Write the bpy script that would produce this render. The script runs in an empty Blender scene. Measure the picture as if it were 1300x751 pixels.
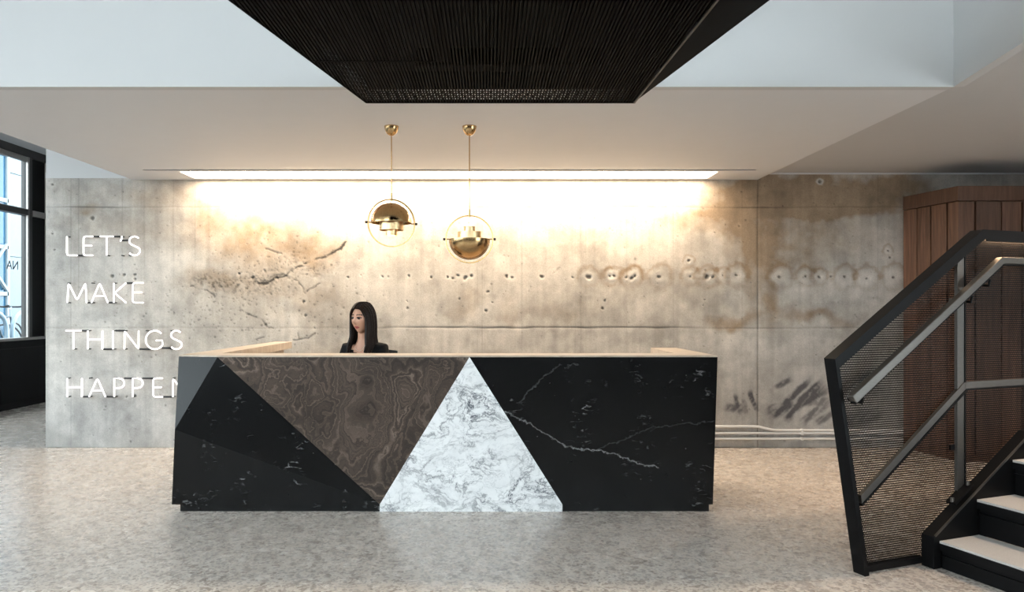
import bpy, bmesh, math, random
import numpy as np
from mathutils import Vector, Matrix

random.seed(7)
SC = bpy.context.scene
COL = SC.collection
R = math.radians

# ------------------------------------------------------------------ camera
EYE = 1.38
cd = bpy.data.cameras.new('camera')
cam = bpy.data.objects.new('camera', cd)
COL.objects.link(cam)
cam.location = (0, 0, EYE)
cam.rotation_euler = (R(90), 0, 0)
cd.sensor_fit = 'HORIZONTAL'
cd.sensor_width = 36.0
cd.lens = 36.0 * 900 / 1300
cd.shift_x = 30 / 1300
cd.shift_y = 14.5 / 1300
cd.clip_start = 0.05
cd.clip_end = 200
SC.camera = cam

# ------------------------------------------------------------------ world, lights, exposure
W = bpy.data.worlds.new('overcast_sky')
SC.world = W
W.use_nodes = True
bg = W.node_tree.nodes['Background']
bg.inputs[0].default_value = (0.975, 0.987, 1.0, 1)
bg.inputs[1].default_value = 6.6
SC.view_settings.view_transform = 'Standard'
SC.view_settings.look = 'None'
SC.view_settings.gamma = 1.0
SC.view_settings.use_curve_mapping = False
SC.view_settings.exposure = 0.46


XF = -6.43      # facade plane

# ------------------------------------------------------------------ helpers


def tag(o, label=None, cat=None, group=None, kind=None):
    if label:
        o['label'] = label
    if cat:
        o['category'] = cat
    if group:
        o['group'] = group
    if kind:
        o['kind'] = kind
    return o


def thing(name, label, cat, loc=(0, 0, 0), group=None):
    o = bpy.data.objects.new(name, None)
    COL.objects.link(o)
    o.location = loc
    o.empty_display_size = 0.1
    return tag(o, label, cat, group)


def wloc(o):
    v = Vector((0, 0, 0))
    while o is not None:
        v += o.location
        o = o.parent
    return v


def frame(d):
    d = Vector(d).normalized()
    a = Vector((0, 0, 1)) if abs(d.z) < 0.9 else Vector((1, 0, 0))
    u = d.cross(a).normalized()
    return u, d.cross(u).normalized()


class MB:
    """collects shapes in world coordinates; build() links them as one mesh object"""

    def __init__(self):
        self.v, self.f, self.m = [], [], []

    def add(self, vs, fs, mi=0):
        n = len(self.v)
        self.v += [tuple(p) for p in vs]
        self.f += [tuple(i + n for i in f) for f in fs]
        self.m += [mi] * len(fs)
        return self

    def box(self, x0, x1, y0, y1, z0, z1, mi=0):
        return self.hexa([(x0, y0, z0), (x1, y0, z0), (x1, y1, z0), (x0, y1, z0),
                          (x0, y0, z1), (x1, y0, z1), (x1, y1, z1), (x0, y1, z1)], mi)

    def hexa(self, p, mi=0):
        return self.add(p, [(3, 2, 1, 0), (4, 5, 6, 7), (0, 1, 5, 4), (1, 2, 6, 5), (2, 3, 7, 6), (3, 0, 4, 7)], mi)

    def prism(self, poly, vec, mi=0):
        """extrude polygon (list of 3d points) by vec"""
        n = len(poly)
        vec = Vector(vec)
        a = [Vector(p) for p in poly]
        b = [p + vec for p in a]
        fs = [tuple(range(n)), tuple(range(2 * n - 1, n - 1, -1))]
        fs += [((i + 1) % n, i, n + i, n + (i + 1) % n) for i in range(n)]
        return self.add(a + b, fs, mi)

    def tube(self, pts, r, seg=8, closed=False, caps=True, mi=0):
        pts = [Vector(p) for p in pts]
        n = len(pts)
        rs = r if isinstance(r, (list, tuple)) else [r] * n
        vs, fs = [], []
        up = None
        for i, p in enumerate(pts):
            if closed:
                d = pts[(i + 1) % n] - pts[i - 1]
            else:
                d = pts[min(i + 1, n - 1)] - pts[max(i - 1, 0)]
            d.normalize()
            if up is None:
                u, w = frame(d)
            else:
                u = (up - d * up.dot(d))
                u = u.normalized() if u.length > 1e-6 else frame(d)[0]
                w = d.cross(u).normalized()
            up = u
            for k in range(seg):
                a = 2 * math.pi * k / seg
                vs.append(p + (u * math.cos(a) + w * math.sin(a)) * rs[i])
        m = n if closed else n - 1
        for i in range(m):
            j = (i + 1) % n
            for k in range(seg):
                l = (k + 1) % seg
                fs.append((i * seg + k, i * seg + l, j * seg + l, j * seg + k))
        if caps and not closed:
            fs.append(tuple(range(seg - 1, -1, -1)))
            fs.append(tuple((n - 1) * seg + k for k in range(seg)))
        return self.add(vs, fs, mi)

    def lathe(self, prof, c, seg=32, mi=0, M=None):
        vs, fs = [], []
        n = len(prof)
        for r, z in prof:
            for k in range(seg):
                a = 2 * math.pi * k / seg
                p = Vector((r * math.cos(a), r * math.sin(a), z))
                if M:
                    p = M @ p
                vs.append(p + Vector(c))
        for i in range(n - 1):
            for k in range(seg):
                l = (k + 1) % seg
                fs.append((i * seg + k, i * seg + l, (i + 1) * seg + l, (i + 1) * seg + k))
        return self.add(vs, fs, mi)

    def beam(self, a, b, side, wa, th, mi=0):
        """rectangular bar from a to b; side = direction of width wa, th = other thickness"""
        a, b = Vector(a), Vector(b)
        d = (b - a).normalized()
        s = Vector(side)
        s = (s - d * s.dot(d)).normalized()
        t = d.cross(s).normalized()
        q = [(-1, -1), (1, -1), (1, 1), (-1, 1)]
        vs = [a + s * (i * wa / 2) + t * (j * th / 2) for i, j in q] + [b + s * (i * wa / 2) + t * (j * th / 2) for i, j in q]
        return self.hexa(vs, mi)

    def build(self, name, mats, parent=None, smooth=False, bevel=0, recalc=True):
        me = bpy.data.meshes.new(name)
        off = wloc(parent) if parent else Vector((0, 0, 0))
        me.from_pydata([Vector(p) - off for p in self.v], [], self.f)
        if not isinstance(mats, (list, tuple)):
            mats = [mats]
        for m in mats:
            me.materials.append(m)
        if len(mats) > 1:
            me.polygons.foreach_set('material_index', self.m)
        if recalc:
            bm = bmesh.new()
            bm.from_mesh(me)
            bmesh.ops.recalc_face_normals(bm, faces=bm.faces)
            bm.to_mesh(me)
            bm.free()
        if smooth:
            me.polygons.foreach_set('use_smooth', [True] * len(me.polygons))
            if hasattr(me, 'set_sharp_from_angle'):
                me.set_sharp_from_angle(angle=R(40))
        me.update()
        o = bpy.data.objects.new(name, me)
        COL.objects.link(o)
        if parent:
            o.parent = parent
        if bevel:
            b = o.modifiers.new('bevel', 'BEVEL')
            b.width = bevel
            b.segments = 2
            b.limit_method = 'ANGLE'
            b.angle_limit = R(35)
        return o


def struct(mb, name, mats, parent=None, **k):
    o = mb.build(name, mats, parent, **k)
    o['kind'] = 'structure'
    return o


def P(px, py, Y):
    """point of the room at depth Y that the photograph shows at px, py"""
    return Vector(((px - 620) / 900 * Y, Y, EYE - (py - 390) / 900 * Y))


# ------------------------------------------------------------------ materials
class NT:
    def __init__(self, name):
        self.mat = bpy.data.materials.new(name)
        self.mat.use_nodes = True
        self.t = self.mat.node_tree
        self.b = self.t.nodes['Principled BSDF']
        self.out = self.t.nodes['Material Output']

    def n(self, typ, **kw):
        nd = self.t.nodes.new(typ)
        ins = kw.pop('ins', {})
        for k, v in kw.items():
            setattr(nd, k, v)
        for k, v in ins.items():
            if isinstance(v, bpy.types.NodeSocket):
                self.t.links.new(v, nd.inputs[k])
            else:
                nd.inputs[k].default_value = v
        return nd

    def link(self, a, b):
        self.t.links.new(a, b)

    def coord(self):
        return self.n('ShaderNodeTexCoord').outputs['Object']

    def mapping(self, vec, scale=(1, 1, 1), rot=(0, 0, 0)):
        return self.n('ShaderNodeMapping', ins={'Vector': vec, 'Scale': scale, 'Rotation': rot}).outputs[0]

    def noise(self, vec, scale, detail=4, rough=0.55, dist=0.0):
        return self.n('ShaderNodeTexNoise', ins={'Vector': vec, 'Scale': scale, 'Detail': detail, 'Roughness': rough, 'Distortion': dist})

    def math(self, op, a, b=0.0, clamp=False):
        nd = self.n('ShaderNodeMath', operation=op, use_clamp=clamp)
        for i, v in enumerate((a, b)):
            if isinstance(v, bpy.types.NodeSocket):
                self.link(v, nd.inputs[i])
            else:
                nd.inputs[i].default_value = v
        return nd.outputs[0]

    def vmath(self, op, a, b=(0, 0, 0), scale=None):
        nd = self.n('ShaderNodeVectorMath', operation=op)
        for i, v in enumerate((a, b)):
            if isinstance(v, bpy.types.NodeSocket):
                self.link(v, nd.inputs[i])
            else:
                nd.inputs[i].default_value = v
        if scale is not None:
            if isinstance(scale, bpy.types.NodeSocket):
                self.link(scale, nd.inputs['Scale'])
            else:
                nd.inputs['Scale'].default_value = scale
        return nd

    def ramp(self, fac, stops, interp='LINEAR'):
        nd = self.n('ShaderNodeValToRGB', ins={'Fac': fac})
        cr = nd.color_ramp
        cr.interpolation = interp
        while len(cr.elements) < len(stops):
            cr.elements.new(0.5)
        for e, (p, c) in zip(cr.elements, stops):
            e.position = p
            e.color = (c[0], c[1], c[2], 1) if not isinstance(c, (int, float)) else (c, c, c, 1)
        return nd.outputs[0]

    def mix(self, fac, a, b, blend='MIX'):
        nd = self.n('ShaderNodeMix', data_type='RGBA', blend_type=blend)
        for s, v in ((nd.inputs[0], fac), (nd.inputs[6], a), (nd.inputs[7], b)):
            if isinstance(v, bpy.types.NodeSocket):
                self.link(v, s)
            else:
                s.default_value = v if isinstance(v, (int, float)) else (v[0], v[1], v[2], 1)
        return nd.outputs[2]

    def bump(self, h, strength=0.2, dist=0.01):
        nd = self.n('ShaderNodeBump', ins={'Height': h, 'Strength': strength, 'Distance': dist})
        self.link(nd.outputs[0], self.b.inputs['Normal'])

    def set(self, **k):
        names = {'color': 'Base Color', 'rough': 'Roughness', 'metal': 'Metallic', 'spec': 'Specular IOR Level', 'coat': 'Coat Weight', 'coatr': 'Coat Roughness'}
        for a, v in k.items():
            s = self.b.inputs[names[a]]
            if isinstance(v, bpy.types.NodeSocket):
                self.link(v, s)
            elif isinstance(v, tuple):
                s.default_value = (v[0], v[1], v[2], 1)
            else:
                s.default_value = v
        return self.mat


def plain(name, color, rough=0.5, metal=0.0, vary=0.06, scale=20, bump=0.0, **k):
    t = NT(name)
    c = t.coord()
    nz = t.noise(c, scale, 4)
    lo = tuple(x * (1 - vary) for x in color)
    hi = tuple(min(1, x * (1 + vary)) for x in color)
    t.set(color=t.mix(nz.outputs[0], lo, hi), rough=rough, metal=metal, **k)
    if bump:
        t.bump(nz.outputs[0], bump, 0.004)
    return t.mat


def emit(name, color, strength):
    t = NT(name)
    e = t.n('ShaderNodeEmission', ins={'Color': (*color, 1), 'Strength': strength})
    t.link(e.outputs[0], t.out.inputs[0])
    return t.mat


M = {}
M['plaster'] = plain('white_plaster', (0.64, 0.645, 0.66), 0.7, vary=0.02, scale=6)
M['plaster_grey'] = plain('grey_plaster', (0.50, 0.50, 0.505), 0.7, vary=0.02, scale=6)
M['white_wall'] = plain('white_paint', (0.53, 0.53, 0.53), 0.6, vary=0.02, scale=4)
M['dark_wall'] = plain('charcoal_paint', (0.045, 0.045, 0.047), 0.75, vary=0.1, scale=4)
M['black_metal'] = plain('black_painted_steel', (0.0045, 0.0045, 0.005), 0.45, vary=0.25, scale=30, spec=0.12)
M['black_mesh'] = plain('black_mesh_steel', (0.0035, 0.0032, 0.0032), 0.5, spec=0.12, vary=0.2, scale=40)
M['slat_metal'] = plain('dark_brown_slat_metal', (0.0036, 0.003, 0.0027), 0.75, spec=0.1, vary=0.2, scale=40)
M['dark_void'] = plain('matt_black', (0.008, 0.008, 0.008), 0.8, vary=0.2)
M['matt_cheek'] = plain('flat_black_sheet', (0.003, 0.003, 0.003), 0.8, vary=0.2, spec=0.05)
M['frame'] = plain('anodised_frame', (0.040, 0.038, 0.037), 0.42, metal=0.2, vary=0.1, scale=12)
M['frame_lt'] = plain('aluminium_frame', (0.34, 0.32, 0.30), 0.4, metal=0.6, vary=0.06, scale=12)
M['cloth_black'] = plain('black_cloth', (0.007, 0.007, 0.008), 0.9, vary=0.3, scale=60, bump=0.2, spec=0.2)
M['chair_black'] = plain('black_upholstery', (0.012, 0.012, 0.012), 0.7, vary=0.3, scale=80, bump=0.2)
M['skin'] = plain('skin', (0.56, 0.305, 0.205), 0.5, vary=0.05, scale=30)
M['lips'] = plain('lips', (0.36, 0.08, 0.08), 0.4, vary=0.05)
M['brow'] = plain('eyebrow_hair', (0.02, 0.012, 0.01), 0.7, vary=0.2)
M['eye_white'] = plain('eye_white', (0.30, 0.27, 0.26), 0.2, vary=0.02)
M['eye_dark'] = plain('dark_iris', (0.015, 0.009, 0.006), 0.15, vary=0.1)
M['silver'] = plain('silver_chain', (0.7, 0.65, 0.6), 0.3, metal=1.0)
M['pipe'] = plain('white_painted_conduit', (0.74, 0.73, 0.72), 0.35, vary=0.03)
M['tread'] = plain('grey_stone_tread', (0.50, 0.475, 0.45), 0.6, vary=0.25, scale=220, bump=0.1)
M['rack'] = plain('galvanised_rack', (0.20, 0.27, 0.32), 0.45, metal=0.2, vary=0.08)
M['rubber'] = plain('black_rubber', (0.012, 0.014, 0.016), 0.7, vary=0.2)
M['bike_paint'] = plain('dark_bike_paint', (0.025, 0.05, 0.07), 0.4, vary=0.1)
M['neon'] = emit('white_neon', (1.0, 0.98, 0.96), 2.1)
M['neon_off'] = plain('blacked_out_tube', (0.02, 0.02, 0.022), 0.4, vary=0.1)
M['cove'] = emit('warm_white_diffuser', (1.0, 0.83, 0.62), 29.0)
M['led'] = emit('warm_led', (1.0, 0.66, 0.40), 45.0)
M['bulb'] = emit('warm_bulb', (1.0, 0.80, 0.52), 26.0)


def m_brass(name, c0, c1, r0, r1):
    t = NT(name)
    c = t.coord()
    nz = t.noise(t.mapping(c, (60, 60, 4)), 2.0, 3)
    t.set(color=t.mix(nz.outputs[0], c0, c1), metal=1.0,
          rough=t.ramp(nz.outputs[0], [(0.2, r0), (0.8, r1)]))
    return t.mat


def m_steel():
    t = NT('brushed_steel')
    c = t.coord()
    nz = t.noise(t.mapping(c, (6, 6, 60)), 6.0, 3)
    t.set(color=t.mix(nz.outputs[0], (0.12, 0.11, 0.10), (0.19, 0.178, 0.165)), metal=0.9,
          rough=t.ramp(nz.outputs[0], [(0.2, 0.30), (0.8, 0.42)]))
    return t.mat


def m_wood():
    t = NT('walnut_boards')
    c = t.coord()
    info = t.n('ShaderNodeObjectInfo')
    off = t.vmath('SCALE', (3.1, 5.7, 2.3), scale=info.outputs['Random'])
    p = t.vmath('ADD', t.mapping(c, (14, 14, 0.9)), off.outputs[0]).outputs[0]
    big = t.noise(p, 2.4, 6, 0.62, 0.6)
    fine = t.noise(t.mapping(c, (120, 120, 3)), 2.0, 3, 0.6)
    col = t.ramp(big.outputs[0], [(0.25, (0.052, 0.024, 0.014)), (0.5, (0.13, 0.063, 0.037)), (0.75, (0.22, 0.115, 0.07))])
    tone = t.math('ADD', t.math('MULTIPLY', info.outputs['Random'], 0.45), 0.75)
    col = t.mix(1.0, col, t.n('ShaderNodeCombineXYZ', ins={0: tone, 1: tone, 2: tone}).outputs[0], 'MULTIPLY')
    col = t.mix(t.math('MULTIPLY', fine.outputs[0], 0.5), col, (0.045, 0.02, 0.012))
    t.set(color=col, rough=0.5)
    t.bump(fine.outputs[0], 0.15, 0.003)
    return t.mat


def m_floor():
    t = NT('polished_terrazzo_concrete')
    c = t.coord()
    big = t.noise(c, 0.7, 3, 0.5, 0.2)
    mid = t.noise(c, 7, 4, 0.6)
    v1 = t.n('ShaderNodeTexVoronoi', ins={'Vector': c, 'Scale': 46.0, 'Randomness': 1.0})
    v2 = t.n('ShaderNodeTexVoronoi', ins={'Vector': c, 'Scale': 85.0, 'Randomness': 1.0})
    col = t.mix(big.outputs[0], (0.55, 0.48, 0.425), (0.64, 0.57, 0.51))
    col = t.mix(t.math('MULTIPLY', mid.outputs[0], 0.16), col, (0.42, 0.37, 0.33))
    g1 = t.n('ShaderNodeSeparateColor', ins={0: v1.outputs['Color']}).outputs[0]
    col = t.mix(t.ramp(g1, [(0.0, 0.48), (0.22, 0.0), (1.0, 0.0)], 'CONSTANT'), col, (0.20, 0.16, 0.14))
    col = t.mix(t.ramp(g1, [(0.0, 0.0), (0.75, 0.32), (1.0, 0.32)], 'CONSTANT'), col, (0.74, 0.69, 0.64))
    g2 = t.n('ShaderNodeSeparateColor', ins={0: v2.outputs['Color']}).outputs[1]
    col = t.mix(t.ramp(g2, [(0.0, 0.46), (0.25, 0.0), (1.0, 0.0)], 'CONSTANT'), col, (0.16, 0.13, 0.115))
    t.set(color=col, rough=t.ramp(mid.outputs[0], [(0.2, 0.22), (0.8, 0.32)]), spec=0.5)
    t.bump(mid.outputs[0], 0.03, 0.004)
    return t.mat


def m_concrete():
    t = NT('board_marked_concrete')
    c = t.coord()
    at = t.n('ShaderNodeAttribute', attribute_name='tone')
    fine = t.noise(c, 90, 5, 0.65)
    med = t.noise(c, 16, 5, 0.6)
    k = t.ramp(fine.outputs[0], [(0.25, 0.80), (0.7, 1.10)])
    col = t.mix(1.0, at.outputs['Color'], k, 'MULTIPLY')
    k2 = t.ramp(med.outputs[0], [(0.25, 0.90), (0.75, 1.05)])
    col = t.mix(1.0, col, k2, 'MULTIPLY')
    t.set(color=col, rough=0.72, spec=0.3)
    t.bump(fine.outputs[0], 0.25, 0.004)
    return t.mat


def m_white_marble():
    t = NT('white_veined_marble')
    c = t.coord()
    warp = t.noise(c, 3.2, 5, 0.6)
    p = t.vmath('ADD', t.mapping(c, (1, 1, 1.7), (0, R(32), 0)), t.vmath('SCALE', t.vmath('SUBTRACT', warp.outputs[1], (0.5, 0.5, 0.5)).outputs[0], scale=0.45).outputs[0]).outputs[0]

    def veins(scale, w, strength):
        nz = t.noise(p, scale, 6, 0.62, 0.5)
        d = t.math('ABSOLUTE', t.math('SUBTRACT', nz.outputs[0], 0.5))
        return t.ramp(d, [(0.0, strength), (w, 0.18 * strength), (w * 3.2, 0.0)])
    mask = t.ramp(t.noise(c, 3.5, 3).outputs[0], [(0.35, 0.25), (0.62, 1.0)])
    v = t.math('MULTIPLY', t.math('ADD', veins(3.6, 0.024, 1.0), veins(8.5, 0.020, 0.6), True), mask)
    cloud = t.noise(p, 5, 4)
    base = t.mix(t.ramp(cloud.outputs[0], [(0.4, 0.0), (0.75, 0.55)]), (0.84, 0.84, 0.84), (0.62, 0.625, 0.635))
    t.set(color=t.mix(v, base, (0.11, 0.115, 0.135)), rough=0.22)
    return t.mat


def m_brown_marble():
    t = NT('brown_swirled_marble')
    c = t.coord()
    w1 = t.noise(c, 3.4, 8, 0.62)
    p = t.vmath('ADD', c, t.vmath('SCALE', t.vmath('SUBTRACT', w1.outputs[1], (0.5, 0.5, 0.5)).outputs[0], scale=0.26).outputs[0]).outputs[0]
    field = t.noise(t.mapping(p, (1.3, 1, 0.85), (0, R(25), 0)), 1.9, 2.0, 0.45, 0.5)
    n1d = t.n('ShaderNodeTexNoise', noise_dimensions='1D', ins={'W': t.math('MULTIPLY', field.outputs[0], 34.0), 'Scale': 1.0, 'Detail': 5.0, 'Roughness': 0.75})
    band2 = t.math('PINGPONG', t.math('MULTIPLY', field.outputs[0], 55.0), 1.0)
    col = t.ramp(n1d.outputs[0], [(0.32, (0.018, 0.012, 0.009)), (0.45, (0.050, 0.034, 0.026)), (0.56, (0.085, 0.059, 0.046)), (0.70, (0.19, 0.142, 0.11))])
    col = t.mix(t.math('MULTIPLY', band2, 0.16), col, (0.13, 0.10, 0.08))
    tone = t.ramp(t.noise(c, 2.6, 4).outputs[0], [(0.3, 0.55), (0.7, 1.15)])
    col = t.mix(1.0, col, tone, 'MULTIPLY')
    t.set(color=col, rough=0.30, spec=0.35)
    return t.mat


def m_black_marble(name, segs=(), seed=0.0, flecks=1.0):
    t = NT(name)
    c = t.coord()
    w = t.noise(c, 9, 5, 0.65)
    dw = t.vmath('SCALE', t.vmath('SUBTRACT', w.outputs[1], (0.5, 0.5, 0.5)).outputs[0], scale=0.05).outputs[0]
    p = t.vmath('ADD', t.vmath('ADD', c, dw).outputs[0], (seed, seed * 2, seed * 3)).outputs[0]
    st = t.mapping(p, (0.8, 1.0, 3.6), (0, R(36), 0))
    nz = t.noise(st, 7.0, 3, 0.5)
    line = t.ramp(t.math('ABSOLUTE', t.math('SUBTRACT', nz.outputs[0], 0.5)), [(0.0, 1.0), (0.010, 0.5), (0.022, 0.0)])
    m1 = t.ramp(t.noise(p, 5.5, 2).outputs[0], [(0.56, 0.0), (0.70, 1.0)])
    m2 = t.ramp(t.noise(p, 26, 2).outputs[0], [(0.50, 0.0), (0.66, 1.0)])
    v = t.math('MULTIPLY', t.math('MULTIPLY', line, m1), t.math('MULTIPLY', m2, 0.55 * flecks))
    vo = t.n('ShaderNodeTexVoronoi', ins={'Vector': t.mapping(p, (1, 1, 1.8), (0, R(30), 0)), 'Scale': 20.0})
    sp = t.ramp(vo.outputs['Distance'], [(0.05, 0.6), (0.10, 0.0)])
    sp = t.math('MULTIPLY', sp, t.ramp(t.n('ShaderNodeSeparateColor', ins={0: vo.outputs['Color']}).outputs[0], [(0.86, 0.0), (0.97, 0.7)]))
    v = t.math('MAXIMUM', v, t.math('MULTIPLY', sp, flecks))
    if segs:
        w2 = t.noise(c, 17, 6, 0.72)
        q = t.vmath('ADD', c, t.vmath('SCALE', t.vmath('SUBTRACT', w2.outputs[1], (0.5, 0.5, 0.5)).outputs[0], scale=0.085).outputs[0]).outputs[0]
        q = t.vmath('MULTIPLY', q, (1, 0, 1)).outputs[0]
        tot = None
        for a, b, wd, s in segs:
            a = Vector((a[0], 0, a[1]))
            b = Vector((b[0], 0, b[1]))
            ba = b - a
            pa = t.vmath('SUBTRACT', q, tuple(a)).outputs[0]
            h = t.math('MULTIPLY', t.vmath('DOT_PRODUCT', pa, tuple(ba)).outputs['Value'], 1 / ba.dot(ba), True)
            dd = t.vmath('SUBTRACT', pa, t.vmath('SCALE', tuple(ba), scale=h).outputs[0]).outputs[0]
            d = t.vmath('LENGTH', dd).outputs['Value']
            k = t.ramp(t.math('DIVIDE', d, wd), [(0.0, s), (0.35, s * 0.6), (1.0, 0.0)])
            tot = k if tot is None else t.math('MAXIMUM', tot, k)
        mod = t.ramp(t.noise(c, 30, 3).outputs[0], [(0.35, 0.35), (0.6, 1.0)])
        v = t.math('MAXIMUM', v, t.math('MULTIPLY', tot, mod))
    base = t.mix(t.noise(p, 4, 4).outputs[0], (0.0018, 0.0018, 0.002), (0.005, 0.005, 0.0055))
    t.set(color=t.mix(v, base, (0.62, 0.62, 0.62)), rough=0.24, spec=0.22)
    return t.mat


def m_counter():
    t = NT('pale_stone_counter')
    c = t.coord()
    nz = t.noise(t.mapping(c, (1, 3, 1)), 6, 5, 0.6, 0.8)
    t.set(color=t.ramp(nz.outputs[0], [(0.3, (0.36, 0.285, 0.22)), (0.55, (0.47, 0.385, 0.31)), (0.8, (0.55, 0.475, 0.40))]), rough=0.4)
    return t.mat


def m_hair():
    t = NT('dark_brown_hair')
    c = t.coord()
    nz = t.noise(t.mapping(c, (160, 160, 12)), 1.0, 3)
    t.set(color=t.mix(nz.outputs[0], (0.004, 0.0022, 0.0018), (0.020, 0.010, 0.007)), rough=0.5, spec=0.18)
    t.bump(nz.outputs[0], 0.4, 0.004)
    return t.mat


def m_glass():
    t = NT('clear_glazing')
    tr = t.n('ShaderNodeBsdfTransparent', ins={0: (0.90, 0.96, 0.98, 1)})
    gl = t.n('ShaderNodeBsdfGlossy', ins={'Roughness': 0.02})
    lw = t.n('ShaderNodeLayerWeight', ins={'Blend': 0.5})
    fr = t.math('ADD', t.math('MULTIPLY', t.math('POWER', lw.outputs['Facing'], 5.0), 0.7), 0.03)
    mx = t.n('ShaderNodeMixShader', ins={0: fr, 1: tr.outputs[0], 2: gl.outputs[0]})
    t.link(mx.outputs[0], t.out.inputs[0])
    return t.mat


M['brass'] = m_brass('brushed_brass', (0.42, 0.26, 0.11), (0.64, 0.43, 0.22), .14, .26)
M['brass_glow'] = m_brass('satin_glow_brass', (0.78, 0.54, 0.27), (0.90, 0.68, 0.40), .30, .42)  # lighter brass copy that imitates the bulb's glow on the inner cylinders
M['steel'] = m_steel()
M['wood'] = m_wood()
M['floor'] = m_floor()
M['concrete'] = m_concrete()
M['wmarble'] = m_white_marble()
M['brmarble'] = m_brown_marble()
M['bmarble'] = m_black_marble('black_marble_flecked', (), 0.0, 1.0)
M['counter'] = m_counter()
M['hair'] = m_hair()
M['glass'] = m_glass()
M['pale_panel'] = plain('pale_cladding', (0.15, 0.185, 0.205), 0.6, vary=0.03, scale=2)
M['white_mull'] = plain('white_mullion', (0.22, 0.25, 0.27), 0.5, vary=0.03)
M['blue_pane'] = plain('blue_curtain_glass', (0.02, 0.075, 0.13), 0.12, vary=0.5, scale=0.8)
M['street'] = plain('pavement', (0.10, 0.105, 0.115), 0.85, vary=0.1, scale=8)
M['sign_ink'] = plain('dark_vinyl', (0.06, 0.08, 0.10), 0.6, vary=0.05)
M['sign_white'] = plain('white_vinyl', (0.8, 0.82, 0.85), 0.6, vary=0.02)

# ------------------------------------------------------------------ the room
YW = 6.98           # concrete wall face
ZL = 2.636          # low ceiling
ZR = 2.70           # ceiling over the stair
XR = 6.2
YB = -4.0

struct(MB().box(XF - 0.1, XR + 0.1, YB - 0.1, 11.6, -0.12, 0.0), 'floor', M['floor'])
o = struct(MB().box(-60, XF - 0.22, -30, 60, 0.30, 0.42), 'street_ground', M['street'])

# low ceiling with a dark air slot and the cove of the wall light, front fascia
xs0, xs1 = -3.16, 2.45
lx0, lx1 = -2.86, 2.13
mb = MB()
T = 0.08
mb.box(-3.5, 2.65, 4.10, 6.455, ZL, ZL + T)
mb.box(-3.5, xs0, 6.455, 6.510, ZL, ZL + T).box(xs1, 2.65, 6.455, 6.510, ZL, ZL + T)
mb.box(-3.5, 2.65, 6.510, 6.57, ZL, ZL + T)
mb.box(-3.5, lx0, 6.57, 6.90, ZL, ZL + T).box(lx1, 2.65, 6.57, 6.90, ZL, ZL + T)
mb.box(-3.5, 2.65, 6.90, YW, ZL, ZL + T)
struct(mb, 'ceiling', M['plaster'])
struct(MB().box(-3.52, 2.65, 4.04, 4.10, ZL, 5.0).box(-3.52, -3.44, 4.10, YW, ZL + T, 3.9), 'wall_fascia', M['white_wall'])
# right hand ceiling: its edge along the void runs at a slight angle and dips to the low ceiling
A0, A1 = Vector((2.65, 4.04)), Vector((2.655, 3.51))
A2 = Vector((2.66, -1.5))
mb = MB()
mb.prism([(2.65, YW, ZR), (XR, YW, ZR), (XR, A2.y, ZR), (A2.x + .03, A2.y, ZR), (2.685, 4.04, ZR), (2.65, 4.09, ZR)], (0, 0, 0.08))
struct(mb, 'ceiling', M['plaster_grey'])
mb = MB()
mb.hexa([(A0.x, A0.y, ZL), (A1.x, A1.y, ZR - .003), (A1.x + .06, A1.y, ZR - .003), (A0.x + .06, A0.y, ZL), (A0.x, A0.y, 5.0), (A1.x, A1.y, 5.0), (A1.x + .06, A1.y, 5.0), (A0.x + .06, A0.y, 5.0)])
mb.hexa([(A1.x, A1.y, ZR - .003), (A2.x, A2.y, ZR - .003), (A2.x + .06, A2.y, ZR - .003), (A1.x + .06, A1.y, ZR - .003), (A1.x, A1.y, 5.0), (A2.x, A2.y, 5.0), (A2.x + .06, A2.y, 5.0), (A1.x + .06, A1.y, 5.0)])
struct(mb, 'wall_void', M['white_wall'])
# high ceiling over the front of the hall and over the window bay
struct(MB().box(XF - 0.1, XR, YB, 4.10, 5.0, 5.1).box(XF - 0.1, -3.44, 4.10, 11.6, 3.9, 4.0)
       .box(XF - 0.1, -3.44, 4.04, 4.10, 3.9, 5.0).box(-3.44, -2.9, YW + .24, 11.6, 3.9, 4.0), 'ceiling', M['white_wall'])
WY0, WY1, WZ0, WZ1 = -2.6, 1.6, 0.35, 2.62  # unseen window in the right wall, added to brighten the stair side
struct(MB().box(XR, XR + 0.1, YB, WY0, 0, 5.0).box(XR, XR + 0.1, WY1, YW + .2, 0, 5.0).box(XR, XR + 0.1, WY0, WY1, 0, WZ0).box(XR, XR + 0.1, WY0, WY1, WZ1, 5.0), 'wall_right', M['white_wall'])
w3 = struct(MB().box(XR - .01, XR + .11, WY0, WY1, WZ0, WZ0 + .06).box(XR - .01, XR + .11, WY0, WY1, WZ1 - .06, WZ1), 'fill_window', M['frame'])
for k in range(5):
    y = WY0 + .03 + k * (WY1 - WY0 - .06) / 4
    MB().box(XR, XR + .1, y - .03, y + .03, WZ0 + .06, WZ1 - .06).build('mullion', M['frame'], w3)
for k in range(4):
    y = WY0 + .03 + k * (WY1 - WY0 - .06) / 4
    MB().box(XR + .045, XR + .055, y + .03, y + (WY1 - WY0 - .06) / 4 - .03, WZ0 + .06, WZ1 - .06).build('pane', M['glass'], w3)
struct(MB().box(XF - 0.1, XR, 11.5, 11.6, 0, 4.0).box(-3.0, -2.9, YW + .24, 11.5, 0, 4.0), 'wall_corridor', M['white_wall'])
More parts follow.
